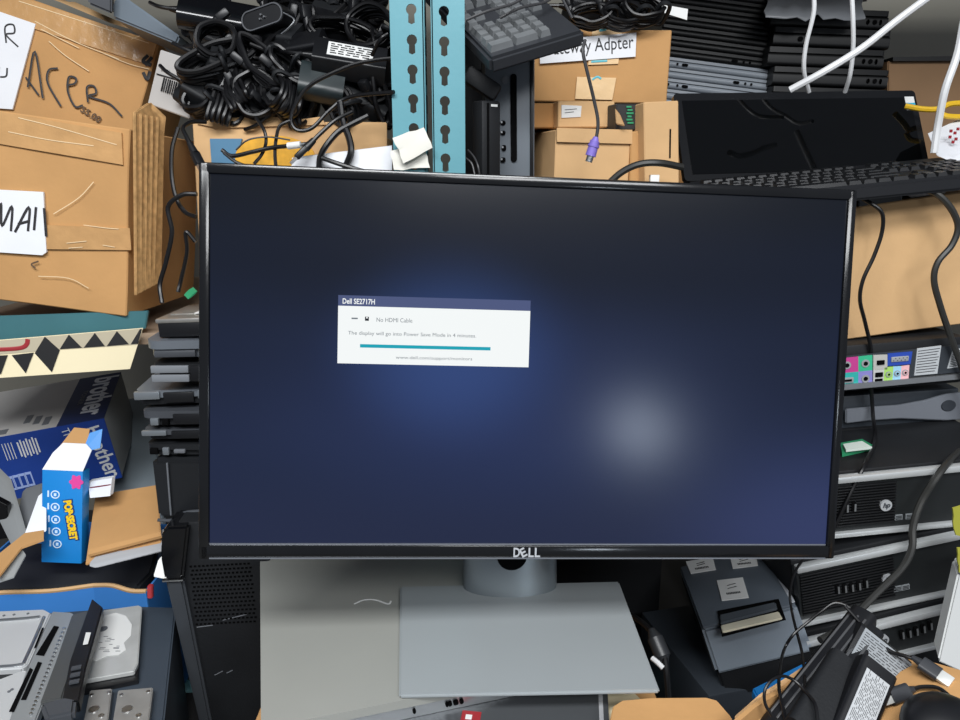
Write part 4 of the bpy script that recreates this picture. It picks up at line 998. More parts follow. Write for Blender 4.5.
# ---- background right: laptop stacks
def lap(M, w, d, h, label, group, mt, ports=(), front=True, name='laptop'):
    t = thing(name, label, 'laptop', M, group)
    b = MB(); b.rbox((0, d / 2, h * .36), (w, d, h * .66), .006, axis='x', bev=.0015); b.done('base', mt, t)
    b = MB(); b.rbox((0, d / 2, h * .84), (w, d, h * .28), .004, axis='z', bev=.0015); b.done('lid', mt, t)
    for (x, ww) in ports:
        b = MB(); b.rbox((x, -.0005, h * .38), (ww, .003, h * .26), h * .12, axis='y', bev=0); b.done('port', HOLE, t)
    return t
LG = mat('slate laptop shell', '8A9199', .4, var=.05); LB = mat('black laptop shell', '090A0B', .5, var=.05)
a0 = at(661, 56, 1.5); a1 = at(768, 70, 1.5); dirx = (a1 - a0).normalized(); wL = (a1 - a0).length
roll = math.atan2(-dirx.z, dirx.x)
zs = []
for k in range(-3, 9):
    base = at(661, 66 + k * 10.7 + .0, 1.5)
    Mx = Matrix.Translation((base + dirx * wL / 2)) @ Matrix.Rotation(roll, 4, 'Y')
    grey = 0 <= k <= 2
    flip = k % 2
    po = [(.06, .004), (.048, .004), (.03, .012)] if flip else [(-.095, .008), (-.075, .004), (-.06, .012)]
    if k == 3: continue
    if grey: lb = ['uppermost slate laptop edge in the stack behind the dark screen', 'middle slate laptop edge in the stack behind the dark screen', 'lowest slate laptop edge just above the dark screen'][k]; g_ = None
    elif k < 0: lb = 'dark closed laptop in the stack above the slate ones'; g_ = 'dark laptops in the left background stack'
    else: continue
    lap(Mx @ T((.012 if flip else 0) if grey else .004 * (k % 3), 0, 0), wL, .3, .0188, lb, g_, LG if grey else LB, po if grey or k == -1 else ())
for k in range(4, 8):
    base = at(661, 66 - k * 10.7, 1.5)
    Mx = Matrix.Translation((base + dirx * wL / 2)) @ Matrix.Rotation(roll, 4, 'Y')
    lap(Mx @ T(.004 * (k % 3), 0, 0), wL, .3, .0188, 'dark closed laptop in the stack above the slate ones', 'dark laptops in the left background stack', LB)
for k in range(3, 6):
    base = at(661, 66 + k * 10.7, 1.5); Mx = Matrix.Translation((base + dirx * wL / 2)) @ Matrix.Rotation(roll, 4, 'Y')
    lap(Mx, wL, .3, .0188, 'slate laptop at the bottom of the stack hidden by the dark screen', 'slate laptops low in the left background stack', LG)
b0 = at(770, 40, 1.47); b1 = at(886, 46, 1.47); wR = (b1 - b0).length
for k in range(0, 6):
    base = at(770, 28 + k * 19.6, 1.47); base.x += .006 * math.sin(k * 2.3)
    Mx = Matrix.Translation(base + Vector((wR / 2, 0, 0))) @ Matrix.Rotation(R(2), 4, 'Y')
    lb = {0: 'top black laptop of the right stack under the grey plastic bag', 1: 'second black laptop in the right stack with side ports', 2: 'black laptop below middle of the right stack with side ports', 3: 'black laptop with side ports just above the screen top edge'}.get(k, 'black laptop at the bottom of the right stack behind the screen')
    lap(Mx, wR, .3, .034, lb, 'lowest black laptops of the right stack' if k > 3 else None, LB, [(.085, .008), (.096, .005), (.072, .006)] if k in (0, 2, 3) else ([(-.06, .01)] if k == 1 else ()))
# grey plastic bag on the right stack
b = MB(); tb = bmesh.new(); q = random.Random(9); g = []
A, B_, C_, D_ = at(764, 10, 1.43), at(862, 10, 1.43), at(866, 2, 1.62), at(768, 2, 1.62)
N = 10
for i in range(N + 1):
    g.append([tb.verts.new(A.lerp(B_, i / N).lerp(D_.lerp(C_, i / N), j / N) + Vector((q.uniform(-.004, .004), q.uniform(-.004, .004), q.uniform(-.003, .005) + .02 * math.sin(math.pi * j / N)))) for j in range(N + 1)])
for j in range(0): pass
front = [tb.verts.new(v.co + Vector((0, -.012, -.010 - .008 * abs(math.sin(i * 1.3))))) for i, v in enumerate([r_[0] for r_ in g])]
for i in range(N):
    tb.faces.new((front[i], front[i + 1], g[i + 1][0], g[i][0]))
    for j in range(N): tb.faces.new((g[i][j], g[i + 1][j], g[i + 1][j + 1], g[i][j + 1]))
r_ = bmesh.ops.extrude_face_region(tb, geom=list(tb.faces)); bmesh.ops.translate(tb, verts=[v for v in r_['geom'] if isinstance(v, bmesh.types.BMVert)], vec=(0, .001, -.003)); bmesh.ops.recalc_face_normals(tb, faces=tb.faces)
b._tmp(tb); wrld(b, 'plastic_bag', mat('grey plastic film', '85888C', .3), 'crumpled grey plastic bag on the right black laptop stack', 'bag', smooth=60)
# carton, yellow cable, paper at the far right
b = MB(); p = [at(888, 61, 1.5), at(1010, 60, 1.5), at(1010, 184, 1.5), at(888, 184, 1.5)]; b.hexa(p, [v + Vector((0, .22, 0)) for v in p], bev=.002); wrld(b, 'carton', mat('shade darkened carton', '86684A', .8, var=.1), 'brown carton in the shade at the upper right behind the screen', 'carton')  # browner base colour stands in for the shade on this carton
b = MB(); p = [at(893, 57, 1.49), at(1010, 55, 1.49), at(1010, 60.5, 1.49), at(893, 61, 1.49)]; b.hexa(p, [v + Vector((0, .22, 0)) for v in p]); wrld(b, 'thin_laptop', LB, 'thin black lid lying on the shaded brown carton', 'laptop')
cable('yellow_cable', 'yellow cable forking behind the right edge of the screen', [(905, 106, 1.14), (922, 109, 1.13), (938, 109, 1.12), (950, 104, 1.12), (970, 103, 1.12)], .0042, m=YELC)
cable('yellow_cable', 'lower strand of the yellow cable beside the paper corner', [(938, 110, 1.115), (946, 116, 1.11), (970, 117, 1.11)], .0040, m=YELC)
b = MB(); q = [at(929, 134, 1.10), at(962, 119, 1.12), at(985, 150, 1.08), at(962, 166, 1.02), at(938, 156, 1.04)]
b.prism(q, (.0, .003, .001)); t = wrld(b, 'paper_sheet', PAPER, 'white paper corner with red print at the right edge beside the screen', 'paper')
b = MB(); 
for k, (x, y) in enumerate([(951, 131), (955, 133), (950, 137), (956, 139), (958, 129), (953, 142)]):
    c = at(x, y, 1.06); b.box((0, 0, 0), (.005, .001, .004), M=Matrix.Translation(c) @ RZ(20))
b.done('red_print', RED, t, M=t.matrix_basis.inverted())

# slim black computers carrying the stack out of sight behind the battery carton
zt_ = min((H3[1] @ Vector((s_ * .15, y_, -H3[2] / 2))).z for s_ in (-1, 1) for y_ in (0, .36)) - .004
c_ = H3[1] @ Vector((0, .18, 0)); b = MB(); b.box((0, 0, 0), (.29, .34, zt_ - BENCH_Z), bev=.004, M=Matrix.Translation((c_.x, c_.y, (zt_ + BENCH_Z) / 2)) @ Matrix.Rotation(H3[1].to_euler().z, 4, 'Z'))
wrld(b, 'desktop_computer', BLKM, 'plain black case at the bottom of the computer stack behind the battery carton', 'computer')

c_ = at(661, 66 + 5 * 10.7, 1.5); b = MB(); hz = c_.z - .018 - 1.44; b.carton((0, 0, hz / 2), (wL * .9, .28, hz), amp=.0004, M=T(c_.x + wL / 2, 1.65, 1.439)); wrld(b, 'carton', CARD3, 'low carton under the background laptop stack behind the dark screen', 'carton')
# ================================================================== under the monitor: laptops
LIDZ = BASE_Z - .0052
def slabpoly(pts, th): return pts, (0, 0, -th)
fl = onz(261, 729, LIDZ); bk = onz(260, 550, LIDZ); fr_ = onz(640, 664, LIDZ)
xd = (fr_ - fl); xd.z = 0; wS = .336; yd = (bk - fl); yd.z = 0; dS = yd.length; yd.normalize(); xd = Vector((yd.y, -yd.x, 0))
SMt = Matrix((xd, yd, Vector((0, 0, 1)))).transposed().to_4x4(); SMt.translation = fl
t = thing('laptop', 'silver grey closed laptop under the monitor stand', 'laptop', SMt @ T(wS / 2, dS / 2, -.022))
b = MB(); b.rbox((0, 0, .0175), (wS, dS, .009), .006, bev=.002); b.done('lid', SILVP, t)
b = MB(); b.rbox((0, 0, .0065), (wS - .003, dS - .003, .013), .011, bev=.002); base = b.done('base', SILV, t)
b = MB(); b.tube([(.02, -dS * .10 + .005, .0222), (.035, -dS * .10 + .012, .0222), (.05, -dS * .10 + .006, .0222)], .0008, flat=(0, 0, 1, .2)); 
p = [SMt.inverted() @ onz(*q, LIDZ) - Vector((wS / 2, dS / 2, -.022)) for q in [(354, 604), (364, 600), (376, 600), (388, 604), (391, 601)]]
b2 = MB(); b.bm.free(); b2.tube([(v.x, v.y, .0221) for v in p], .0012, flat=(0, 0, 1, .2)); b2.done('scratch', STICK, t)
for px, py, w in ((449, 699, .004), (455, 698, .005), (461, 697.5, .004), (414, 708, .003), (447, 702, .003)):
    v = SMt.inverted() @ onz(px, py, LIDZ - .012); b = MB(); b.rbox((v.x - wS / 2, -dS / 2 + .0008, .0075), (w, .003, .005), .002, axis='y', bev=0); b.done('port', HOLE, base)
# darker laptop below
z2 = LIDZ - .0225
r0 = onz(606, 664, z2); r1 = onz(612, 770, z2); yd = (r0 - r1); yd.z = 0; yd.normalize(); xd = Vector((yd.y, -yd.x, 0))
Lm = Matrix((xd, yd, Vector((0, 0, 1)))).transposed().to_4x4(); Lm.translation = r0 - xd * .155 - yd * .125
t = thing('laptop', 'dark grey laptop with red sticker below the silver grey one', 'laptop', Lm @ T(0, 0, -.024))
LD = mat('dark satin laptop', '55585B', .35, metal=.3, var=.04)
b = MB(); b.rbox((0, 0, .019), (.31, .25, .010), .01, bev=.002); b.done('lid', LD, t); b = MB(); b.rbox((0, 0, .007), (.308, .248, .013), .01, bev=.002); b.done('base', BLKM, t)
v = (Lm @ T(0, 0, -.024)).inverted() @ onz(471, 717, z2)
b = MB(); b.box((v.x, v.y, .0243), (.018, .014, .0006), mi=0); b.box((v.x - .002, v.y - .001, .0247), (.006, .006, .0003), mi=1); b.done('red_sticker', [RED, STICK], t)
b = MB(); b.box((.148, 0, .0243), (.004, .24, .0005)); b.done('lid_edge_line', GREYL, t)
# carton that carries them
zc = z2 - .0245
t = thing('carton', 'brown carton carrying the pile of laptops under the monitor stand', 'carton', T(-.02, .68, BENCH_Z))
b = MB(); b.carton((0, 0, (zc - BENCH_Z) / 2), (.40, .27, zc - BENCH_Z - .002), amp=.0006); b.done('body', CARD, t)
# cream carton edge and tan flap right of the laptops
b = MB(); q = [onz(606, 690, .955), onz(632, 690, .955), onz(650, 707, .955), onz(640, 730, .955), onz(606, 730, .955)]; b.prism(q, (0, 0, -.27), bev=.001)
wrld(b, 'carton', CREAM, 'cream carton edge between dark grey laptop and tan carton flap', 'carton')
t = thing('carton', 'tan carton with rounded flap in front of the receipt printer', 'carton', T(onz(670, 722, .985).x, onz(670, 722, .985).y, BENCH_Z)); iv = t.matrix_world.inverted()
b = MB(); q = [onz(613, 706, .985), onz(622, 700, .985), onz(650, 697.5, .985), onz(706, 697, .985), onz(717, 700, .985), onz(731, 716, .985), onz(745, 745, .985), onz(604, 745, .985)]; b.prism(q, (0, 0, -.004), bev=.001); b.done('top_flap', CARD, t, M=iv)
b = MB(); c = [onz(618, 716, .98), onz(722, 716, .98), onz(740, 745, .98), onz(608, 745, .98)]; b.prism([v + Vector((0, 0, -.002)) for v in c], (0, 0, BENCH_Z - .975)); b.done('body', CARD3, t, M=iv)
# cable with ferrite right of the stand
cable('black_cable', 'black cable with ferrite bead hanging right of the stand base', [(622, 612, .80), (634, 617, .78), (648, 628, .76), (658, 642, .74), (662, 650, .73), (665, 660, .72), (667, 680, .70), (669, 705, .67)], .0035)
b = MB(); a = at(655, 638, .742); c = at(663, 657, .726); b.cyl(a, c, .0095, n=18); b.cyl(a, a + (a - c) * .5, .0085, .004, n=14); b.cyl(c, c + (c - a) * .3, .0085, .004, n=14); wrld(b, 'ferrite_bead', mat('ferrite black', '26282B', .4), 'black ferrite bead on the cable right of the stand base', 'cable bead')
cable('white_cable', 'short white cable end by the stand base corner', [(652, 658, .72), (657, 662, .715), (663, 668, .71)], .003, m=WHITC)
# black box added to fill the dark behind the stand on the right
b = MB(); q0 = at(562, 566, .93); b.box((0, 0, 0), (.17, .14, .30), M=Matrix.Translation((at(612, 600, .95).x, 1.07, BENCH_Z + .15)), bev=.004); wrld(b, 'desktop_computer', BLKM, 'added black box filling the dark between stand neck and receipt printer', 'computer')  # no computer: plain black box added to fill the dark

# ================================================================== receipt printer
PM, PW, PH = pose([(703, 631), (795, 604), (815.5, 654), (716, 674)], .122, None, rot=(R(-22), R(-12), R(-3)), sig=(.12, .12, .08), Y=.80)
PD = .20
LV = Matrix.Translation(PM.translation) @ Matrix.Rotation(PM.to_euler().z, 4, 'Z') @ Matrix.Rotation(PM.to_euler().y, 4, 'Y'); LVi = LV.inverted()
cor = [LVi @ (PM @ Vector((a * PW / 2, 0, c * PH / 2))) for a, c in ((-1, 1), (1, 1), (1, -1), (-1, -1))]
low = .042; zb_ = cor[3].z - low
t = thing('receipt_printer', 'black receipt printer with white barcode stickers right of the stand', 'printer', LV @ T(0, PD / 2, zb_))
Hh = cor[0].z - zb_
sh = Vector((0, -PD / 2, -zb_)); y1 = cor[0].y + .155
fc = [v + sh for v in cor]; bkc = [Vector((-PW / 2, y1, cor[0].z)) + sh, Vector((PW / 2, y1, cor[0].z)) + sh, Vector((PW / 2, y1, cor[2].z)) + sh, Vector((-PW / 2, y1, cor[2].z)) + sh]
b = MB(); b.hexa(fc, bkc, bev=.004); b.done('housing', mat('printer charcoal', '6E7882', .38, var=.05, vs=10), t)
b = MB(); b.hexa([fc[3] + Vector((.002, .006, 0)), fc[2] + Vector((-.002, .006, 0)), fc[2] + Vector((-.002, .006, -low)), fc[3] + Vector((.002, .006, -low))], [bkc[3], bkc[2], bkc[2] - Vector((0, 0, low)), bkc[3] - Vector((0, 0, low))], bev=.003); b.done('base', BLKM, t)
b = MB(); b.hexa([(-PW / 2 - .0015, fc[0].y + .004, Hh - .012), (-PW / 2 + .001, fc[0].y + .004, Hh - .012), (-PW / 2 + .001, fc[3].y + .01, low), (-PW / 2 - .0015, fc[3].y + .01, low)], [(-PW / 2 - .0015, bkc[0].y - .01, Hh - .012), (-PW / 2 + .001, bkc[0].y - .01, Hh - .012), (-PW / 2 + .001, bkc[0].y - .01, low), (-PW / 2 - .0015, bkc[0].y - .01, low)]); b.done('side_cover', BLKM, t)
b = MB(); b.box((-.001, (fc[0].y + bkc[0].y) / 2 - .004, Hh + .002), (PW * .95, .150, .004), bev=.0015); lid = b.done('lid', mat('printer lid', '565E67', .4, var=.05, vs=10), t)
LT = LV @ T(0, 0, cor[0].z)
def ptop(px, py, z=.0): v = ontop(LT, px, py, z); return Vector((v.x, v.y - PD / 2, v.z + Hh))
b = MB(); b.prism([ptop(*q, .0042) for q in [(718, 612), (779, 600), (786, 620), (722, 637)]], (0, 0, .002)); b.done('paper_slot', HOLE, lid)
b = MB(); b.prism([ptop(*q, .0055) for q in [(720, 617), (776, 604), (778, 611), (721, 626)]], (0, 0, .004), bev=.0015); b.done('slot_roller', mat('slot grey', '50565D', .3), lid)
b = MB(); b.prism([ptop(*q, .0055) for q in [(721, 627), (779, 613), (783, 620), (723, 634)]], (0, 0, .003), bev=.001); b.done('paper_bar', mat('receipt paper', 'D8D2BC', .6), lid)
for pts, nm in (([(686, 562), (713, 558), (716, 570), (691, 574)], 'upper left'), ([(730, 557), (756, 555), (758, 566), (733, 569)], 'upper'), ([(717, 581), (743, 578), (749, 598), (722, 601)], 'lower')):
    b = MB(); P_ = [ptop(*q, .0042) for q in pts]; b.prism(P_, (0, 0, .0012), mi=0)
    A_, B_, C_, D_ = P_
    for k in range(9):
        f = .25 + k * .06; p = A_.lerp(B_, f).lerp(D_.lerp(C_, f), .72); b.box((p.x, p.y, p.z + .0014), (.0013, .004, .0004), mi=1)
    for r__ in (.3, .45): p = A_.lerp(B_, .5).lerp(D_.lerp(C_, .5), r__); b.box((p.x, p.y, p.z + .0014), (.012, .0012, .0004), mi=1)
    b.done('barcode_sticker', [STICK, BARC], lid)['label'] = nm + ' white barcode sticker'
b = MB(); b.prism([ptop(*q, .0006) for q in [(770, 582), (782, 578), (795, 602), (785, 606)]], (0, 0, .0015)); b.done('grey_sticker', mat('pale grey sticker', 'B8BCC2', .5), t)
b = MB(); b.prism([ptop(*q, .0006) for q in [(766, 562), (776, 560), (782, 574), (772, 577)]], (0, 0, .0015)); b.done('button_panel', mat('printer button grey', '5B6169', .4), t)
# black device and blue plastic strip under it
b = MB(); b.box((0, 0, 0), (.15, .19, (LV @ Vector((0, 0, zb_))).z - BENCH_Z - .003), bev=.003, M=Matrix.Translation(((LV @ Vector((-.02, .09, 0))).x, (LV @ Vector((-.02, .09, 0))).y, (BENCH_Z + (LV @ Vector((0, 0, zb_))).z) / 2 - .001)) @ RZ(14)); wrld(b, 'external_drive', SLATE, 'flat slate device lying under the receipt printer', 'device')
b = MB(); q = [onz(752, 688, .875), onz(818, 655, .875), onz(822, 664, .875), onz(758, 699, .875)]; b.prism(q, (0, 0, -.012), bev=.002); wrld(b, 'plastic_strip', BLUEP, 'bright blue plastic strip between receipt printer and battery carton', 'plastic strip')

# ================================================================== carton of batteries at the lower right
z_ = 1.0
A, B_, C_, D_ = onz(722, 730, z_), onz(812, 661, z_), onz(893, 652, z_), onz(985, 690, z_)
E_, F_ = onz(1000, 770, z_), onz(720, 770, z_)
t = thing('carton', 'open brown carton full of laptop batteries at the lower right', 'carton', T((A.x + D_.x) / 2, (A.y + C_.y) / 2, BENCH_Z)); iv = t.matrix_world.inverted()
def wall(b, p, q, th=.004, zb=BENCH_Z):
    n = (q - p).cross(Vector((0, 0, 1))).normalized() * th
    pts = [p, p.lerp(q, .3) + Vector((0, 0, .003)), p.lerp(q, .65) - Vector((0, 0, .003)), q, Vector((q.x, q.y, zb)), Vector((p.x, p.y, zb))]
    b.prism(pts, n)
b = MB()
for p, q in ((A, B_), (B_, C_), (C_, D_), (D_, E_), (E_, F_), (F_, A)): wall(b, p, q)
b.prism([Vector((v.x, v.y, BENCH_Z + .001)) for v in (A, B_, C_, D_, E_, F_)], (0, 0, .004)); b.done('body', CARD, t, M=iv)
def sheet(b, grid, th=.003):
    tb = bmesh.new(); g = [[tb.verts.new(p) for p in r] for r in grid]
    for i in range(len(g) - 1):
        for j in range(len(g[0]) - 1): tb.faces.new((g[i][j], g[i + 1][j], g[i + 1][j + 1], g[i][j + 1]))
    bmesh.ops.recalc_face_normals(tb, faces=tb.faces)
    r = bmesh.ops.extrude_face_region(tb, geom=list(tb.faces)); bmesh.ops.translate(tb, verts=[v for v in r['geom'] if isinstance(v, bmesh.types.BMVert)], vec=(0, 0, -th)); bmesh.ops.recalc_face_normals(tb, faces=tb.faces)
    b._tmp(tb)
b = MB(); sheet(b, [[at(735, 716, .535), at(760, 694, .56), at(790, 675, .585), at(808, 663, .60)], [at(742, 728, .53), at(764, 708, .553), at(792, 688, .578), at(812, 674, .595)], [at(750, 745, .525), at(770, 722, .545), at(796, 700, .57), at(818, 684, .588)]]); b.done('left_flap', CARD2, t, M=iv, smooth=60)
b = MB(); sheet(b, [[at(895, 653, .60), at(925, 660, .58), at(960, 670, .56), at(1010, 684, .54)], [at(900, 672, .575), at(930, 682, .555), at(962, 690, .535), at(1010, 704, .52)], [at(868, 705, .55), at(905, 703, .538), at(950, 705, .525), at(1010, 722, .51)], [at(838, 722, .535), at(885, 722, .52), at(950, 728, .505), at(1010, 742, .495)], [at(800, 745, .52), at(870, 750, .505), at(950, 752, .49), at(1010, 765, .48)]]); b.done('right_flap', CARD, t, M=iv, smooth=60)
def bar(p0, p1, nrm, w, th):
    """frame with x along p0->p1, z towards the viewer side, centre in the middle"""
    x = (p1 - p0); L = x.length; x.normalize(); z = Vector(nrm); z = (z - x * z.dot(x)).normalized(); y = z.cross(x)
    M = Matrix((x, y, z)).transposed().to_4x4(); M.translation = (p0 + p1) / 2; return M, L
def battery(p0, p1, nrm, w, th, label, mt=BLK, lab=None, fins=0, group=None):
    M, L = bar(p0, p1, nrm, w, th)
    t = thing('laptop_battery', label, 'battery', M, group)
    b = MB(); b.rbox((0, 0, 0), (L, w, th), min(w, th) * .3, axis='x', bev=.001); b.done('body', mt, t)
    if fins:
        b = MB()
        for k in range(fins): b.box((0, -w / 2 + w * (k + .7) / (fins + .4), th / 2 + .0005), (L * .86, w * .25 / fins, .0018), bev=.0004)
        b.done('ridge', mat('worn ridge', '4A4B4D', .4), t)
    if lab:
        b = MB(); b.box((lab[0] * L, 0, th / 2 + .0003), (lab[1] * L, w * lab[2], .0006), mi=0); q = random.Random(int(L * 9999))
        n = lab[3]
        for r_ in range(n):
            y = -w * lab[2] * .44 + w * lab[2] * .88 * (r_ + .5) / n; x = (lab[0] - lab[1] * .46) * L
            while x < (lab[0] + lab[1] * .42) * L:
                ww = q.uniform(.002, .009); b.box((x + ww / 2, y, th / 2 + .0007), (ww, w * lab[2] * .22 / n, .0003), mi=1); x += ww + q.uniform(.001, .003)
        b.done('spec_label', [lab[4], BARC], t)
    return t
N_ = (-.25, -.6, .75)
battery(at(770, 735, .535), at(864, 616, .625), (-.55, -.5, .67), .024, .022, 'long black ridged battery leaning up at the left of the battery carton', fins=3)
battery(at(792, 742, .52), at(872, 632, .61), (-.35, -.6, .7), .020, .02, 'second long ridged battery beside the leftmost one', fins=2)
battery(at(803, 735, .515), at(846, 664, .575), (-.2, -.7, .7), .034, .022, 'matte black battery lying in the middle of the battery carton', mt=BLKM)
battery(at(836, 668, .60), at(905, 703, .585), (.1, -.7, .7), .001 + .046, .016, 'battery under the grey labelled one', mt=BLK)
battery(at(848, 640, .597), at(903, 684, .577), (-.05, -.72, .70), .042, .018, 'black battery with large grey label standing in the battery carton', lab=(.02, .9, .82, 12, mat('grey spec label', '8D9296', .5)))
battery(at(846, 740, .512), at(876, 668, .560), (.1, -.74, .66), .034, .018, 'black battery with dense white spec label in front', lab=(-.06, .82, .66, 15, mat('pale spec label', 'B4B7B9', .5)))
b = MB(); p = at(887, 687, .553); b.cyl(p, p + Vector((0, -.002, .0015)), .0032, n=16); wrld(b, 'screw', STEEL, 'small round metal screw head beside the dense white spec label', 'screw')
def usb(p0, p1, tip, cab, label):
    M, L = bar(p0, p1, (0, -.7, .7), .013, .008)
    t = thing('usb_plug', label, 'cable', M)
    b = MB(); b.rbox((0, 0, 0), (L, .0135, .008), .003, axis='x', bev=.001); b.cyl((-L / 2, 0, 0), (-L / 2 - .008, 0, 0), .004, .0022, n=12); b.done('shell', mat('plug charcoal', '303236', .45), t)
    b = MB(); b.box((L / 2 + .005, 0, 0), (.011, .0105, .0048), bev=.0006); b.done('metal_tip', mat('usb tip', 'D9DAD6', .35, metal=.3), t)
    iv = M.inverted(); b = MB(); b.tube([iv @ p for p in cab], .0018); b.done('cable', CABLE, t)
usb(at(921, 663, .565), at(939, 675, .553), None, [at(919, 661, .567), at(905, 656, .575), at(890, 651, .585), at(872, 636, .60), at(858, 620, .61), at(845, 606, .62)], 'upper black plug with pale metal tip on the right flap')
usb(at(908, 691, .545), at(890, 697, .540), None, [at(911, 690, .546), at(922, 687, .545), at(938, 688, .54), at(950, 697, .53), at(958, 706, .525), at(975, 725, .51)], 'lower black plug with pale metal tip lying by the dense spec label')
cable('thin_cable', 'thin black cable hanging straight over the receipt printer side', [(806, 556, .76), (795, 572, .74), (790, 592, .72), (792, 612, .70), (797, 633, .65), (802, 653, .61), (805, 683, .56), (802, 705, .53)], .0015)
cable('thin_cable', 'large thin black cable loop in front of the receipt printer', [(862, 622, .64), (850, 608, .645), (835, 603, .65), (822, 611, .65), (808, 622, .65), (793, 635, .645), (784, 650, .64), (780, 668, .585), (779, 688, .56), (783, 708, .54), (788, 730, .52)], .0015)
cable('thin_cable', 'small thin black cable loop over the left carton flap', [(772, 716, .53), (765, 703, .535), (765, 690, .54), (772, 680, .545), (783, 676, .55), (795, 681, .55), (806, 692, .54), (815, 704, .525), (818, 725, .51)], .0014)
b = MB(); tb = bmesh.new(); bmesh.ops.create_uvsphere(tb, u_segments=28, v_segments=14, radius=1)
for v in tb.verts: v.co = Vector((v.co.x * .034, v.co.y * .030, max(v.co.z, -.3) * .022))
b._tmp(tb, Matrix.Translation(at(945, 729, .495)) @ RX(20)); wrld(b, 'computer_mouse', BLK, 'smooth rounded black object at the lower right corner on the flap', 'mouse', smooth=60)
# grey white panel and yellow bag at the right edge
b = MB(); q = [at(958, 574, .76), at(1000, 560, .76), at(1000, 690, .70), at(938, 662, .70)]; b.prism(q, (.012, .03, .004), bev=.002); wrld(b, 'metal_sheet', mat('pale grey panel', 'BDBFBE', .5), 'pale grey panel leaning at the right edge beside the battery carton', 'panel')
b = MB(); tb = crumple([(953, 508), (990, 500), (990, 545), (955, 535)], .76, 3); b._tmp(tb); tb = crumple([(957, 548), (990, 545), (990, 580), (958, 572)], .757, 6); b._tmp(tb); wrld(b, 'plastic_bag', mat('yellow green film', 'A3A23C', .4), 'yellow green plastic bag peeking in at the right edge', 'bag')
# ================================================================== left: pile of laptops on a slim tower
TL_ = at(161, 524, .80); BL_ = at(203, 730, .80)
tx = Vector((.125, .012, 0)); f3 = frame3(TL_, TL_ + tx, BL_)
TM, TW, TH = f3
zdir = TM.to_3x3() @ Vector((0, 0, 1)); ext_ = ((TM @ Vector((0, 0, -TH / 2))).z - BENCH_Z - .004) / zdir.z
Hn = TH + ext_; TM = TM @ T(0, 0, -ext_ / 2); TH = Hn
D = .30; TOPZ = (TM @ Vector((TW / 2, 0, TH / 2))).z
t = thing('desktop_computer', 'slim black tower computer with vent holes left of the silver grey laptop', 'computer', TM @ T(0, D / 2, -TH / 2))
b = MB(); b.box((.008, .004, TH / 2), (TW - .018, D, TH - .002), bev=.003); b.done('case', BLKM, t)
def tl(px, py): p = onplane(TM, px, py); return p.x, p.z + TH / 2
b = MB(); pr = [tl(*q) for q in [(163, 530), (168, 525), (190, 524), (184, 577), (166, 578), (162, 556)]]
b.prism([(x, -D / 2 - .006, z) for x, z in pr], (0, D * .6, 0), bev=.003); b.done('gloss_cap', BLKG, t)
b = MB(); pr = [tl(*q) for q in [(166, 579), (184, 578), (215, 735), (203, 735)]]
b.prism([(x, -D / 2 - .004, z) for x, z in pr], (0, D * .6, 0), bev=.003); b.done('side_trim', mat('gunmetal trim', '4E5257', .3, metal=.5), t)
b = MB(); a = tl(166, 578); c = tl(183, 576); b.box(((a[0] + c[0]) / 2, -D / 2 - .005, a[1]), (c[0] - a[0] + .004, .006, .002)); b.done('silver_line', STEEL, t)
b = MB()
for j in range(15):
    for i in range(15):
        u = i / 14; v = j / 14; x, z = tl(190 + 58 * u + 6 * v, 568 + 58 * v - 3 * u)
        b.box((x + (.0018 if j % 2 else 0), -D / 2 + .0038, z), (.0030, .001, .0022))
b.done('vent_grille', HOLE, t, smooth=0)
b = MB()
for pts in ([(196, 629), (212, 627)], [(222, 622), (246, 616)], [(214, 677), (222, 673)], [(226, 675), (232, 672)]):
    p, q = tl(*pts[0]), tl(*pts[1]); b.tube([(p[0], -D / 2 + .0036, p[1]), (q[0], -D / 2 + .0036, q[1])], .0007, flat=(0, 1, 0, .3), sub=1)
b.done('scratch', GREY, t)
# black docking piece on the tower
def lap2(px, pytop, Y, h, w, d, yaw, label, m_base, m_lid, parts, rad=.012, shift=0, gl=None):
    p = at(px, pytop, Y); M = Matrix.Translation((p.x, p.y, p.z - h)) @ RZ(yaw)
    t = thing('laptop', label, 'laptop', M @ T(w / 2, d / 2, 0))
    b = MB(); b.rbox((0, 0, h * .74), (w, d, h * .46), rad, bev=.0025); b.done('lid', m_lid, t)
    b = MB(); b.rbox((0, .002, h * .25), (w - .006, d - .006, h * .48), rad, bev=.002); bs = b.done('base', m_base, t)
    for (x0, x1, z0, z1, m_, nm) in parts:
        b = MB(); b.box(((x0 + x1) / 2 - w / 2, -d / 2 - .0005, h * (z0 + z1) / 2), (x1 - x0, .006, h * (z1 - z0)), bev=.001); b.done(nm, m_, bs)
    return t
Yp = .845
GB = mat('laptop grey blue', '5B6067', .4, metal=.2, var=.05); GBL = mat('laptop lid grey', '6E747B', .38, metal=.2, var=.05); CAPG = mat('hinge cap grey', '7B7F84', .4); HNG = mat('hinge silver', '858B90', .3, metal=.5)
lap2(143, 341, Yp, .0225, .33, .22, 6, 'grey rounded laptop on top of the pile left of the monitor', GB, GBL, [(.012, .06, .1, .45, DGREY, 'port_cover')], rad=.02)
lap2(151, 364, Yp, .024, .33, .22, 2, 'two tone laptop second in the pile left of the monitor', BLKM, BLKM, [(.0, .045, .55, .92, CAPG, 'hinge_cap'), (.0, .045, .08, .45, CAPG, 'hinge_cap'), (.047, .12, .1, .9, BLK, 'battery_back')])
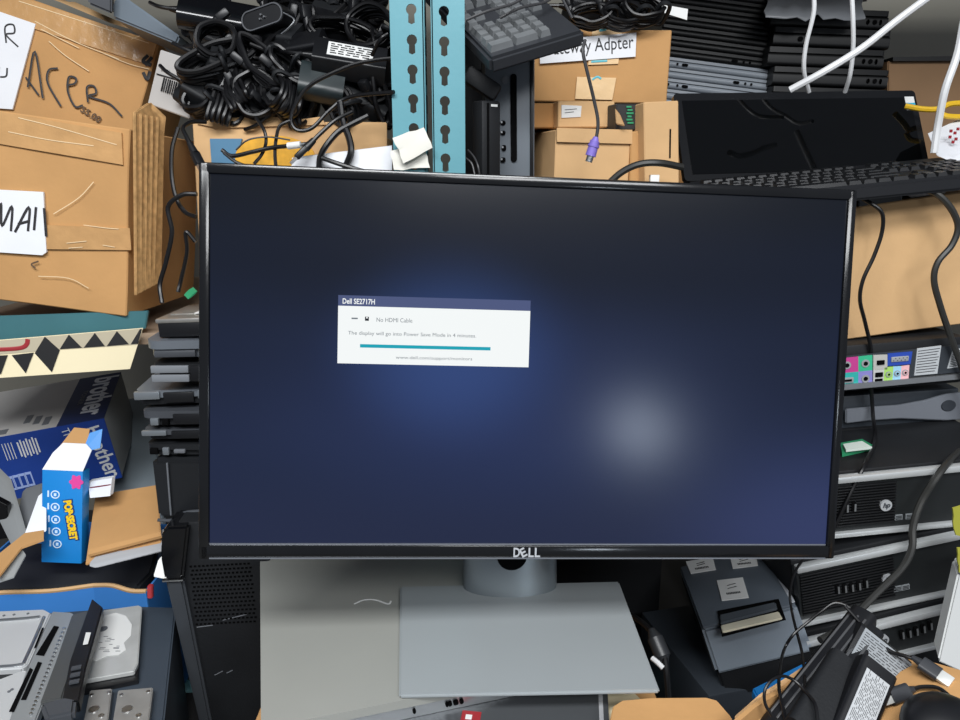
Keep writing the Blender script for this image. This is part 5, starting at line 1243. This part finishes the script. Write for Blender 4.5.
lap2(134, 391, Yp + .004, .020, .34, .23, 8, 'grey laptop with silver hinge third in the pile left of the monitor', BLKM, GBL, [(.0, .03, .45, .95, HNG, 'hinge_cap'), (.075, .11, .4, .95, HNG, 'hinge_cap'), (.034, .07, .2, .85, BLK, 'battery_back')])
lap2(140, 411, Yp, .020, .33, .22, 2, 'black laptop with round lock port fourth in the pile left of the monitor', BLKM, DGREY, [(.012, .022, .1, .55, HNG, 'lock_port'), (.026, .034, .1, .5, HOLE, 'port'), (.04, .12, .15, .8, BLK, 'battery_back')])
lap2(142, 430, Yp, .014, .33, .22, 3, 'black laptop with silver hinge cap fifth in the pile left of the monitor', BLKM, DGREY, [(.0, .03, .5, .98, HNG, 'hinge_cap'), (.036, .12, .2, .9, BLK, 'battery_back')])
lap2(145, 444, Yp, .016, .32, .22, 0, 'lowest black laptop with small ports in the pile left of the monitor', BLKM, BLKM, [(.006, .016, .2, .7, HOLE, 'port'), (.022, .03, .15, .75, HNG, 'lock_port'), (.036, .05, .3, .6, GREY, 'port')])
p0 = at(150, 459, Yp - .003); p1 = at(157, 520, Yp - .003)
t = thing('docking_station', 'black block shaped dock between tower and laptop pile', 'dock', Matrix.Translation((p1.x + .16, p1.y + .1, p1.z))); iv = t.matrix_world.inverted()
b = MB(); b.hexa([p0, p0 + Vector((.30, .0, 0)), p1 + Vector((.295, 0, .002)), p1], [p0 + Vector((.01, .2, 0)), p0 + Vector((.3, .2, 0)), p1 + Vector((.295, .2, .002)), p1 + Vector((.01, .2, 0))], bev=.006); b.done('body', mat('dock black', '1A1C1F', .4), t, M=iv)
b = MB(); b.tube([at(167, 463, Yp - .006), at(169, 490, Yp - .006), at(171, 515, Yp - .006)], .0012); b.done('seam', GREY, t, M=iv)
b = MB(); b.tube([at(158, 520, Yp - .008), at(172, 520, Yp - .008), at(184, 513, Yp - .008), at(200, 511, Yp - .008), at(215, 511, Yp - .008)], .0022); b.done('lower_lip', DGREY, t, M=iv)
# drive on top of the pile
HT, HWd, HHt = frame3(at(157, 323, .86), at(214, 321, .86), at(159, 338, .86))
t = thing('hard_drive', 'silver topped hard drive in torn bag on the laptop pile', 'hard drive', HT @ T(0, 0, -HHt / 2))
b = MB(); b.box((0, .05, HHt / 2), (HWd, .10, HHt), bev=.002); b.done('body', BLK, t)
b = MB(); b.box((0, .05, HHt + .002), (HWd + .004, .102, .006), bev=.002); b.box((-.004, .06, HHt + .0055), (HWd * .7, .07, .002), bev=.001); b.done('top_cover', mat('drive tin', 'B4B2AC', .3, metal=.7, var=.15, vs=40), t)
b = MB(); b.box((.012, .03, HHt + .007), (.016, .02, .001)); b.done('label', STICK, t)
t = thing('drive_caddy', 'thin dark caddy under the silver topped drive', 'drive caddy', Matrix.Translation(at(172, 344, .855)))
b = MB(); b.box((.03, .05, .002), (.075, .1, .007), bev=.002, M=RZ(4)); b.box((.028, -.003, .002), (.05, .004, .003), bev=.001, mi=1, M=RZ(4)); b.done('tray', [DGREY, HNG], t)
b = MB(); q = [at(183, 295, .93), at(189, 289, .94), at(194, 294, .93), at(188, 300, .92)]; b.prism(q, (.002, .01, .002), bev=.001); wrld(b, 'circuit_card', GREEN, 'small green circuit card behind the drive on the laptop pile', 'card')

# ================================================================== toner box, popcorn box and open blue carton
NM_, NW, NH = pose([(-40, 443), (101, 420), (124, 475), (-22, 508)], .215, None, rot=(R(10), R(-12), R(4)), sig=(.03, .3, .3), Y=1.09)
D = .20
t = thing('toner_box', 'blue and white toner box with big white lettering under the left shelf', 'box', NM_ @ T(0, D / 2, -NH / 2))
b = MB(); b.box((0, 0, NH / 2), (NW, D, NH), bev=.001); b.done('body', GBOARD, t)
fr = deco(0, D, NH)
b = MB(); b.box((0, .0, 0), (NW + .001, .002, NH + .001)); b.done('front_print', BLUEB, t, M=fr)
TP = NM_ @ T(0, 0, NH / 2)
def tp(px, py, dz=.0006): v = ontop(TP, px, py); return Vector((v.x, v.y, v.z + dz))
iv = (NM_ @ T(0, D / 2, -NH / 2)).inverted() @ TP
sx = NW / 2
xb = ontop(TP, 56, 428).x
b = MB(); b.box(((-NW / 2 + xb) / 2, D / 2, .0004), (xb + NW / 2, D, .0012)); b.done('top_white_print', WGREY, t, M=iv)
b = MB(); b.box(((NW / 2 + xb) / 2, D / 2, .0004), (NW / 2 - xb, D, .0012)); tn = b.done('top_navy_print', BLUED, t, M=iv)
b = MB(); b.text('brother', .05, topf((NW / 2 + xb) / 2 + .014, D * .52, .0012, -90), fit=(D * .82, .042), bold=.0012, mi=0); b.text('TONER', .02, topf((NW / 2 + xb) / 2 - .014, D * .52, .0012, -90), fit=(D * .3, .008), mi=1)
b.done('logo', [mat('pale lettering', 'E3E6EC', .5), GREY], tn, M=None, smooth=0)
b = MB(); 
for k in range(3): b.box((xb - .02 - .016 * k, .03 + .01 * k, .0012), (.010, .03, .0006))
b.box((xb - .085, .015, .0012), (.02, .018, .0006)); b.done('top_print_marks', GREY, t, M=iv)
b = MB(); p = onplane(NM_, 101, 452); b.text('brother', .04, face(p.x + .003, p.z, -.0014, -82), fit=(NH * .86, .026), bold=.0006); 
p = onplane(NM_, 78, 440); b.text('TN', .02, face(p.x - .012, p.z + .015, -.0014, -82), fit=(.02, .012))
b.done('front_lettering', [STICK], t, M=fr, smooth=0)
b = MB()
for k in range(7): p = onplane(NM_, 20 + 3 * k, 449 - .7 * k); b.box((p.x, -.0014, p.z), (.0022, .001, .026 + .006 * (k % 2)))
for k in range(4):
    p = onplane(NM_, 5 + 3 * k, 452 - .6 * k); b.box((p.x, -.0014, p.z), (.001, .001, .03))
b.done('barcode_print', [STICK], t, M=fr, smooth=0)
b = MB()
for k in range(4): p = onplane(NM_, 12 + 6 * k, 483 - 1.5 * k); b.box((p.x, -.0014, p.z), (.010, .001, .026), mi=1); b.box((p.x, -.0016, p.z), (.006, .001, .018), mi=2)
b.done('pictogram_print', [STICK, mat('pale blue print', '9FB2E0', .5), BLUEB], t, M=fr, smooth=0)
# popcorn box
QM, QW, QH = pose([(41, 470), (84.5, 471), (79, 563), (43, 563)], .056, None, rot=(R(-4), R(0), R(2)), sig=(.1, .1, .1), Y=.93)
D = .02
t = thing('popcorn_box', 'bright blue popcorn box with yellow lettering standing in the open carton', 'box', QM @ T(0, D / 2, -QH / 2))
b = MB(); b.box((0, 0, QH / 2), (QW, D, QH), bev=.001); b.done('body', PBLUE, t)
fr = deco(0, D, QH)
b = MB(); tb = [(-QW / 2, 0, QH / 2), (QW / 2, 0, QH / 2), (QW / 2 + .006, .012, QH / 2 + .028), (QW / 2 - .004, .016, QH / 2 + .036), (-QW / 2 + .02, .016, QH / 2 + .036), (-QW / 2 + .008, .012, QH / 2 + .022)]
b.prism(tb, (0, .0012, 0)); b.done('white_flap', PAPER, t, M=fr)
b = MB(); b.prism([(-QW / 2 + .014, .018, QH / 2 + .03), (QW / 2 - .004, .02, QH / 2 + .036), (QW / 2 - .006, .03, QH / 2 + .055), (-QW / 2 + .028, .03, QH / 2 + .056)], (0, .0012, 0)); b.done('brown_inner_flap', CARD, t, M=fr)
b = MB(); b.prism([(QW / 2 - .008, .014, QH / 2 + .024), (QW / 2 + .014, .02, QH / 2 + .03), (QW / 2 + .012, .03, QH / 2 + .056), (QW / 2 - .004, .026, QH / 2 + .05)], (0, .0012, 0)); b.done('blue_flap', PBLUE, t, M=fr)
b = MB(); p = onplane(QM, 71, 520); b.text('POP·SECRET', .02, face(p.x, p.z, -.0012, -80), fit=(QH * .43, .0115), bold=.0012, mi=0); b.text('POP·SECRET', .02, face(p.x, p.z, -.0009, -80), fit=(QH * .45, .0150), bold=.0028, mi=1)
b.done('lettering', [YEL, mat('navy print', '12306E', .5)], t, M=fr, smooth=0)
b = MB()
for (px, py) in ((55.5, 494.5), (55.5, 507), (56, 519.5), (56.5, 531.5), (57.5, 544)):
    p = onplane(QM, px, py); ring_ = [(p.x + .0055 * math.cos(2 * math.pi * k / 20), -.0008, p.z + .0052 * math.sin(2 * math.pi * k / 20)) for k in range(20)]
    b.tube(ring_, .0009, n=6, sub=1, closed=True, flat=(0, 1, 0, .4)); b.box((p.x, -.0008, p.z), (.0035, .0006, .0042)); b.box((p.x - .0095, -.0008, p.z + .001), (.0022, .0006, .009)); 
b.done('icons', mat('pale icon print', 'CFE6FA', .5), t, M=fr, smooth=0)
b = MB(); p = onplane(QM, 76.5, 482); pts = [(p.x + .0085 * (1 + .18 * math.cos(6 * a)) * math.cos(a), -.0009, p.z + .0095 * (1 + .18 * math.cos(6 * a)) * math.sin(a)) for a in [2 * math.pi * k / 36 for k in range(36)]]
b.prism(pts, (0, .0008, 0)); b.done('pink_emblem', PINK, t, M=fr)
# open carton, blue outside
zr = .895
A = onz(-60, 601, zr); B_ = onz(93, 586, zr); B2 = onz(146, 592, zr); C_ = onz(168, 520, zr + .0); Dd = onz(-40, 535, zr)
C_ = Vector((B2.x + .0, B2.y + .20, zr)); Dd = Vector((A.x - .02, A.y + .24, zr))
t = thing('carton', 'open carton with bright blue outside and tan rim at the lower left', 'carton', T((A.x + B2.x) / 2, (A.y + C_.y) / 2, BENCH_Z)); iv = t.matrix_world.inverted()
b = MB()
def wall2(b, p, q, th, mi=0):
    n = (q - p).cross(Vector((0, 0, 1))).normalized() * th
    b.prism([p, q, Vector((q.x, q.y, BENCH_Z + .002)), Vector((p.x, p.y, BENCH_Z + .002))], n, mi=mi)
for p, q in ((A, B_), (B_, B2), (B2, C_), (C_, Dd), (Dd, A)): wall2(b, p, q, -.003)
b.done('body', SKYB, t, M=iv)
b = MB()
for p, q in ((A, B_), (B_, B2)): b.tube([p + Vector((0, .002, 0)), p.lerp(q, .35) + Vector((0, .002, .003)), p.lerp(q, .7) + Vector((0, .002, -.002)), q + Vector((0, .002, 0))], .0032, n=6)
b.done('tan_rim', CARD2, t, M=iv)
b = MB(); q = [onz(-6, 560, .95), onz(25, 535, .975), onz(44, 532, .98), onz(44, 541, .975), onz(22, 549, .965), onz(-2, 580, .94)]; b.prism(q, (0, 0, .003)); b.done('folded_flap', CARD, t, M=iv)
b = MB(); q = [onz(-4, 574, .94), onz(22, 550, .96), onz(26, 556, .955), onz(14, 578, .935), onz(-4, 584, .93)]; b.prism(q, (0, 0, .002)); b.done('grey_flap', GBOARD, t, M=iv)
# things lying in it
b = MB(); zz = .888; q = [onz(26, 543, zz), onz(100, 540, zz), onz(158, 548, zz), onz(152, 572, zz), onz(138, 586, zz), onz(95, 583, zz), onz(40, 588, zz), onz(-30, 592, zz), onz(-10, 578, zz)]
b.prism(q, (0, 0, -.02), bev=.004); wrld(b, 'laptop_sleeve', mat('sleeve charcoal', '25272A', .6, var=.1), 'charcoal flat sleeve lying in the blue sided carton', 'sleeve')
b = MB(); q = [at(96, 496, 1.0), at(128, 491, 1.0), at(158, 486, 1.0), at(162, 545, .90), at(122, 556, .885), at(86, 566, .87)]; b.prism(q, (0, -.001, .003), bev=.001)
q2 = [at(90, 552, .882), at(161, 534, .905), at(162, 538, .90), at(89, 557, .876)]; b.prism(q2, (0, -.001, .004)); wrld(b, 'cardboard_sheet', CARD, 'folded brown cardboard lying right of the popcorn box', 'cardboard')
b = MB(); q = [at(88, 563, .868), at(162, 546, .892), at(163, 552, .888), at(95, 569, .86), at(88, 567, .862)]; b.prism(q, (.004, .05, .006), bev=.002); wrld(b, 'laptop', GREYL, 'light grey laptop edge under the folded brown cardboard', 'laptop')
b = MB(); q = [at(-8, 470, .99), at(6, 484, .97), at(22, 540, .90), at(10, 546, .895), at(-12, 500, .96)]; b.prism(q, (.004, .01, .004), bev=.002); wrld(b, 'metal_bracket', mat('frame silver', 'A3A6A6', .35, metal=.5), 'silver metal frame standing at the left edge below the toner box', 'metal frame')
b = MB(); q = [at(-10, 496, .93), at(7, 505, .93), at(9, 538, .93), at(-10, 541, .93)]; b.prism(q, (0, .01, 0), bev=.001); wrld(b, 'dark_glass', BLKG, 'black panel at the left edge behind the silver frame', 'glass')
b = MB(); q = [at(24, 535, .905), at(38, 496, .95), at(43, 496, .95), at(43, 534, .905)]; b.prism(q, (.002, .006, .002), bev=.0005)
for k in range(5): p = at(30 + k * 1.6, 528 - 5 * k, .9); 
wrld(b, 'paper_sheet', PAPER, 'white paper leaning behind the left edge of the popcorn box', 'paper')
b = MB(); q = [at(22, 492, .99), at(41, 486, .99), at(41, 500, .97), at(26, 530, .93), at(16, 520, .95)]; b.prism(q, (.0, .01, .002), bev=.001); wrld(b, 'bag', mat('grey bag', '6F7275', .5, var=.1), 'grey bag between silver frame and popcorn box', 'bag')
b = MB(); q = [at(88, 482, .97), at(112, 478, .97), at(110, 496, .95), at(90, 498, .95)]; b.prism(q, (0, .01, 0), mi=0)
for k in range(2): q = [at(90, 487 + 5 * k, .963 - .004 * k), at(111, 484 + 5 * k, .963 - .004 * k), at(111, 486.5 + 5 * k, .963 - .004 * k), at(90, 489.5 + 5 * k, .963 - .004 * k)]; b.prism(q, (0, -.001, 0), mi=1)
o = wrld(b, 'booklet', [PAPER, mat('maroon print', '7A2A33', .5)], 'small white booklet with dark red stripes under the toner box', 'booklet')
b = MB(); q = [at(112, 402, 1.36), at(150, 398, 1.36), at(168, 570, 1.05), at(96, 570, 1.05)]; b.prism(q, (0, .01, 0)); wrld(b, 'leaning_board', mat('blue grey board', '7D888F', .6), 'blue grey board leaning between toner box and laptop pile', 'board')
b = MB(); q = [at(153, 577, .835), at(158, 560, .85), at(167, 553, .855), at(168, 580, .835)]; b.prism(q, (.0, .008, .0), bev=.001); wrld(b, 'paper_cup', WHITE, 'white rounded scrap beside the tower at the carton end', 'scrap')
b = MB(); q = [at(147, 586, .825), at(152, 586, .825), at(152, 599, .82), at(147, 599, .82)]; b.prism(q, (.0, .006, .0), bev=.001); wrld(b, 'red_tab', RED, 'small red tab at the right end of the blue sided carton', 'tab')
# ================================================================== black box with drives and laptop parts
ZB = .885
P = [onz(-60, 620, ZB), onz(142, 606, ZB), onz(176, 607, ZB), onz(160, 760, ZB), onz(-80, 780, ZB)]
t = thing('metal_case', 'dark slate metal case carrying hard drives at the lower left', 'case', T((P[0].x + P[2].x) / 2, (P[0].y + P[3].y) / 2, BENCH_Z)); iv = t.matrix_world.inverted()
b = MB(); b.prism([v for v in P], (0, 0, BENCH_Z - ZB + .001), bev=.002); b.done('body', mat('slate metal', '39424C', .45, var=.05), t, M=iv)
def lay(px, py, z, yaw): return Matrix.Translation(onz(px, py, z)) @ RZ(yaw)
# 2.5 inch drive with white label, fitted through its top corners
def flat(pts, z, th, bev=0): return [onz(*q, z) for q in pts]
zt = ZB + .012
t = thing('hard_drive', 'hard drive with large white round edged label on the dark case', 'hard drive', Matrix.Translation(onz(115, 650, ZB))); iv = t.matrix_world.inverted()
q = flat([(103, 610), (139, 605), (142, 607), (138, 663), (134, 671), (84, 680), (82, 676)], zt, 0); b = MB(); b.prism(q, (0, 0, -.006), bev=.001); b.done('cover', mat('drive cover', 'C4C6C4', .32, metal=.3, var=.08, vs=40), t, M=iv)
q = flat([(103, 611), (139, 606), (142, 608), (138, 680), (80, 692)], zt - .006, 0); b = MB(); b.prism(q, (0, 0, -.0055), bev=.0005); b.done('body', BLK, t, M=iv)
q = flat([(104, 616), (116, 613), (126, 616), (132, 625), (131, 636), (124, 643), (126, 650), (119, 655), (107, 656), (96, 661), (89, 659), (91, 645)], zt + .0004, 0); b = MB(); b.prism(q, (0, 0, .0004)); b.done('label', STICK, t, M=iv)
c = onz(103, 629, zt + .0008); b = MB(); b.cyl(c, c + Vector((0, 0, .0005)), .0055, n=20); b.done('spindle_cap', GREY, t, M=iv)
b = MB(); q = random.Random(2)
for k in range(16): p = onz(100 + q.uniform(0, 18), 634 + q.uniform(0, 18), zt + .0009); b.box(p, (q.uniform(.003, .008), .0009, .0003), M=None)
b.done('label_print', GREY, t, M=iv)
# two lower drives
for (pts, lab) in (([(90, 690), (112, 688), (106, 735), (80, 738)], 'lower left bare drive with screw holes on the dark case'), ([(118, 690), (153, 687), (147, 735), (110, 738)], 'lower right bare drive with screw holes on the dark case')):
    t = thing('hard_drive', lab, 'hard drive', Matrix.Translation(onz(pts[0][0] + 10, pts[0][1] + 15, ZB))); iv = t.matrix_world.inverted()
    b = MB(); b.prism(flat(pts, zt - .002, 0), (0, 0, -.0095), bev=.001); b.done('body', mat('drive grey', 'A09F9C', .32, metal=.45, var=.12, vs=40), t, M=iv)
    A_, B_, C_, D_ = flat(pts, zt - .002, 0)
    for (u, v, r_) in ((.12, .12, .002), (.88, .1, .002), (.35, .45, .0055), (.7, .6, .003)):
        p = A_.lerp(B_, u).lerp(D_.lerp(C_, u), v); b = MB(); b.cyl(p, p + Vector((0, 0, .001)), r_, n=16); b.done('screw', STEEL, t, M=iv)
# silver laptop shells
def plate(name, label, cat, pts, z, th, mt, holes=(), bev=.0015):
    q = flat(pts, z, 0); c = sum(q, Vector()) / len(q)
    t = thing(name, label, cat, T(c.x, c.y, z - th)); iv = t.matrix_world.inverted()
    b = MB(); b.prism(q, (0, 0, -th), bev=bev); b.done('shell', mt, t, M=iv)
    return t, iv
SH = mat('silver shell', 'CFD1D2', .35, metal=.25, var=.04)
t, iv = plate('laptop_shell', 'silver laptop shell with raised rim at the left edge', 'laptop part', [(-30, 612), (44, 609), (51, 613), (28, 664), (22, 668), (-30, 671)], .899, .010, SH)
b = MB(); b.tube([onz(-25, 622, .9), onz(20, 619, .9), onz(40, 617, .9)], .0022); b.tube([onz(44, 617, .9), onz(34, 640, .9), onz(23, 664, .9)], .0018); b.tube([onz(-25, 668, .9), onz(10, 666, .9), onz(24, 664, .9)], .002); b.done('rim', STEEL, t, M=iv)
b = MB(); b.prism([onz(*q, .9) for q in [(42, 628), (44, 628), (36, 648), (34, 648)]], (0, 0, .0006)); b.done('slot', HOLE, t, M=iv)
for q in ((4, 616), (14, 615), (28, 614)): b = MB(); c = onz(*q, .899); b.cyl(c, c + Vector((0, 0, .0012)), .0016, n=12); b.done('screw', GREY, t, M=iv)
t, iv = plate('laptop_shell', 'second silver laptop shell at the lower left corner', 'laptop part', [(-30, 690), (20, 671), (28, 670), (8, 735), (-30, 740)], .897, .010, SH)
for q in ((9, 692), (12, 690)): b = MB(); c = onz(*q, .897); b.cyl(c, c + Vector((0, 0, .0012)), .0016, n=12); b.done('screw', GREY, t, M=iv)
b = MB(); b.prism([onz(*q, .891) for q in [(-20, 672), (22, 670), (10, 676), (-20, 690)]], (0, 0, .0008)); wrld(b, 'dark_card', BLK, 'black triangular card between the two silver laptop shells', 'card')
# long chassis strips
t, iv = plate('laptop_chassis', 'long grey metal laptop chassis strip between silver shell and black bay', 'laptop part', [(52, 611), (71, 612), (78, 616), (30, 735), (2, 740), (26, 672)], .903, .012, mat('chassis grey', '9A9EA0', .35, metal=.3, var=.06))
for pts in ([(54, 626), (59, 627), (44, 656), (36, 655)], [(30, 668), (33, 670), (14, 712), (9, 712)], [(38, 662), (42, 663), (26, 700), (21, 700)]):
    b = MB(); b.prism([onz(*q, .9035) for q in pts], (0, 0, .0006)); b.done('slot', HOLE, t, M=iv)
b = MB()
for k in range(22):
    f = k / 21; p = onz(64 - 33 * f, 629 + 85 * f, .9035); b.cyl(p, p + Vector((0, 0, .0015)), .0016, n=8)
b.done('rivets', STEEL, t, M=iv)
t, iv = plate('laptop_chassis', 'dark grey flat strip beside the black drive bay', 'laptop part', [(72, 614), (90, 610), (76, 655), (62, 698), (40, 702), (56, 660)], .908, .006, mat('strip grey', '5D5F5F', .4, metal=.4))
t = thing('drive_bay', 'long black plastic drive bay standing on the dark case', 'laptop part', Matrix.Translation(onz(80, 655, .909))); iv = t.matrix_world.inverted()
tops = [(92, 598), (103, 607), (98, 625), (86, 668), (79, 702), (62, 700), (70, 660), (84, 620)]
b = MB(); b.prism([onz(*q, .925) for q in tops], (0, 0, -.014), bev=.0015); b.done('bay', BLK, t, M=iv)
b = MB(); b.prism([onz(*q, .9265) for q in [(86, 633), (91, 633), (88, 644), (83, 645)]], (0, 0, .0008)); b.done('sticker', STICK, t, M=iv)
for k in range(3): b = MB(); b.prism([onz(*q, .9265) for q in [(72 - k, 668 + 7 * k), (82 - k, 666 + 7 * k), (81 - k, 669 + 7 * k), (71 - k, 671 + 7 * k)]], (0, 0, .002)); b.done('contact_slot', DGREY, t, M=iv)
b = MB(); b.prism([onz(*q, .93) for q in [(40, 703), (66, 696), (76, 698), (74, 712), (46, 718)]], (0, 0, -.012), bev=.003); b.done('end_cap', DGREY, t, M=iv)
# ================================================================== light
def area(name, loc, rot, sx, sy, e, col=(1, 1, 1)):
    l = bpy.data.lights.new(name, 'AREA'); l.shape = 'RECTANGLE'; l.size = sx; l.size_y = sy; l.energy = e; l.color = col
    o = bpy.data.objects.new(name, l); COL.objects.link(o); o.location = loc; o.rotation_euler = rot; return o
area('ceiling_tube_light', (-.3, -.55, 2.7), (R(26), 0, 0), 1.5, .4, 47, (.97, .985, 1))
area('rear_ceiling_tube_light', (.75, -1.4, 2.65), (R(42), 0, R(18)), 1.6, .5, 40, (.97, .985, 1))
# the far lamp whose blurred reflection sits in the lower right of the screen
n_w = -(MM.to_3x3() @ Vector((0, 1, 0))).normalized()
pl = onplane(MM, 640, 430); pw = MM @ pl
d = (pw - CAM).normalized(); r = d - 2 * d.dot(n_w) * n_w
l = bpy.data.lights.new('room_lamp', 'POINT'); l.energy = 9; l.color = (.8, .9, 1); l.shadow_soft_size = .10
o = bpy.data.objects.new('room_lamp', l); COL.objects.link(o); o.location = pw + r * 2.2
print('lamp at', o.location)
w = bpy.data.worlds.new('room'); SC.world = w; w.use_nodes = True
w.node_tree.nodes['Background'].inputs[0].default_value = (.80, .86, 1, 1); w.node_tree.nodes['Background'].inputs[1].default_value = .22
SC.view_settings.view_transform = 'Standard'; SC.view_settings.look = 'None'; SC.view_settings.gamma = 1; SC.view_settings.exposure = 0
SC.view_settings.use_curve_mapping = False
for p in POSELOG: print('POSE', p)
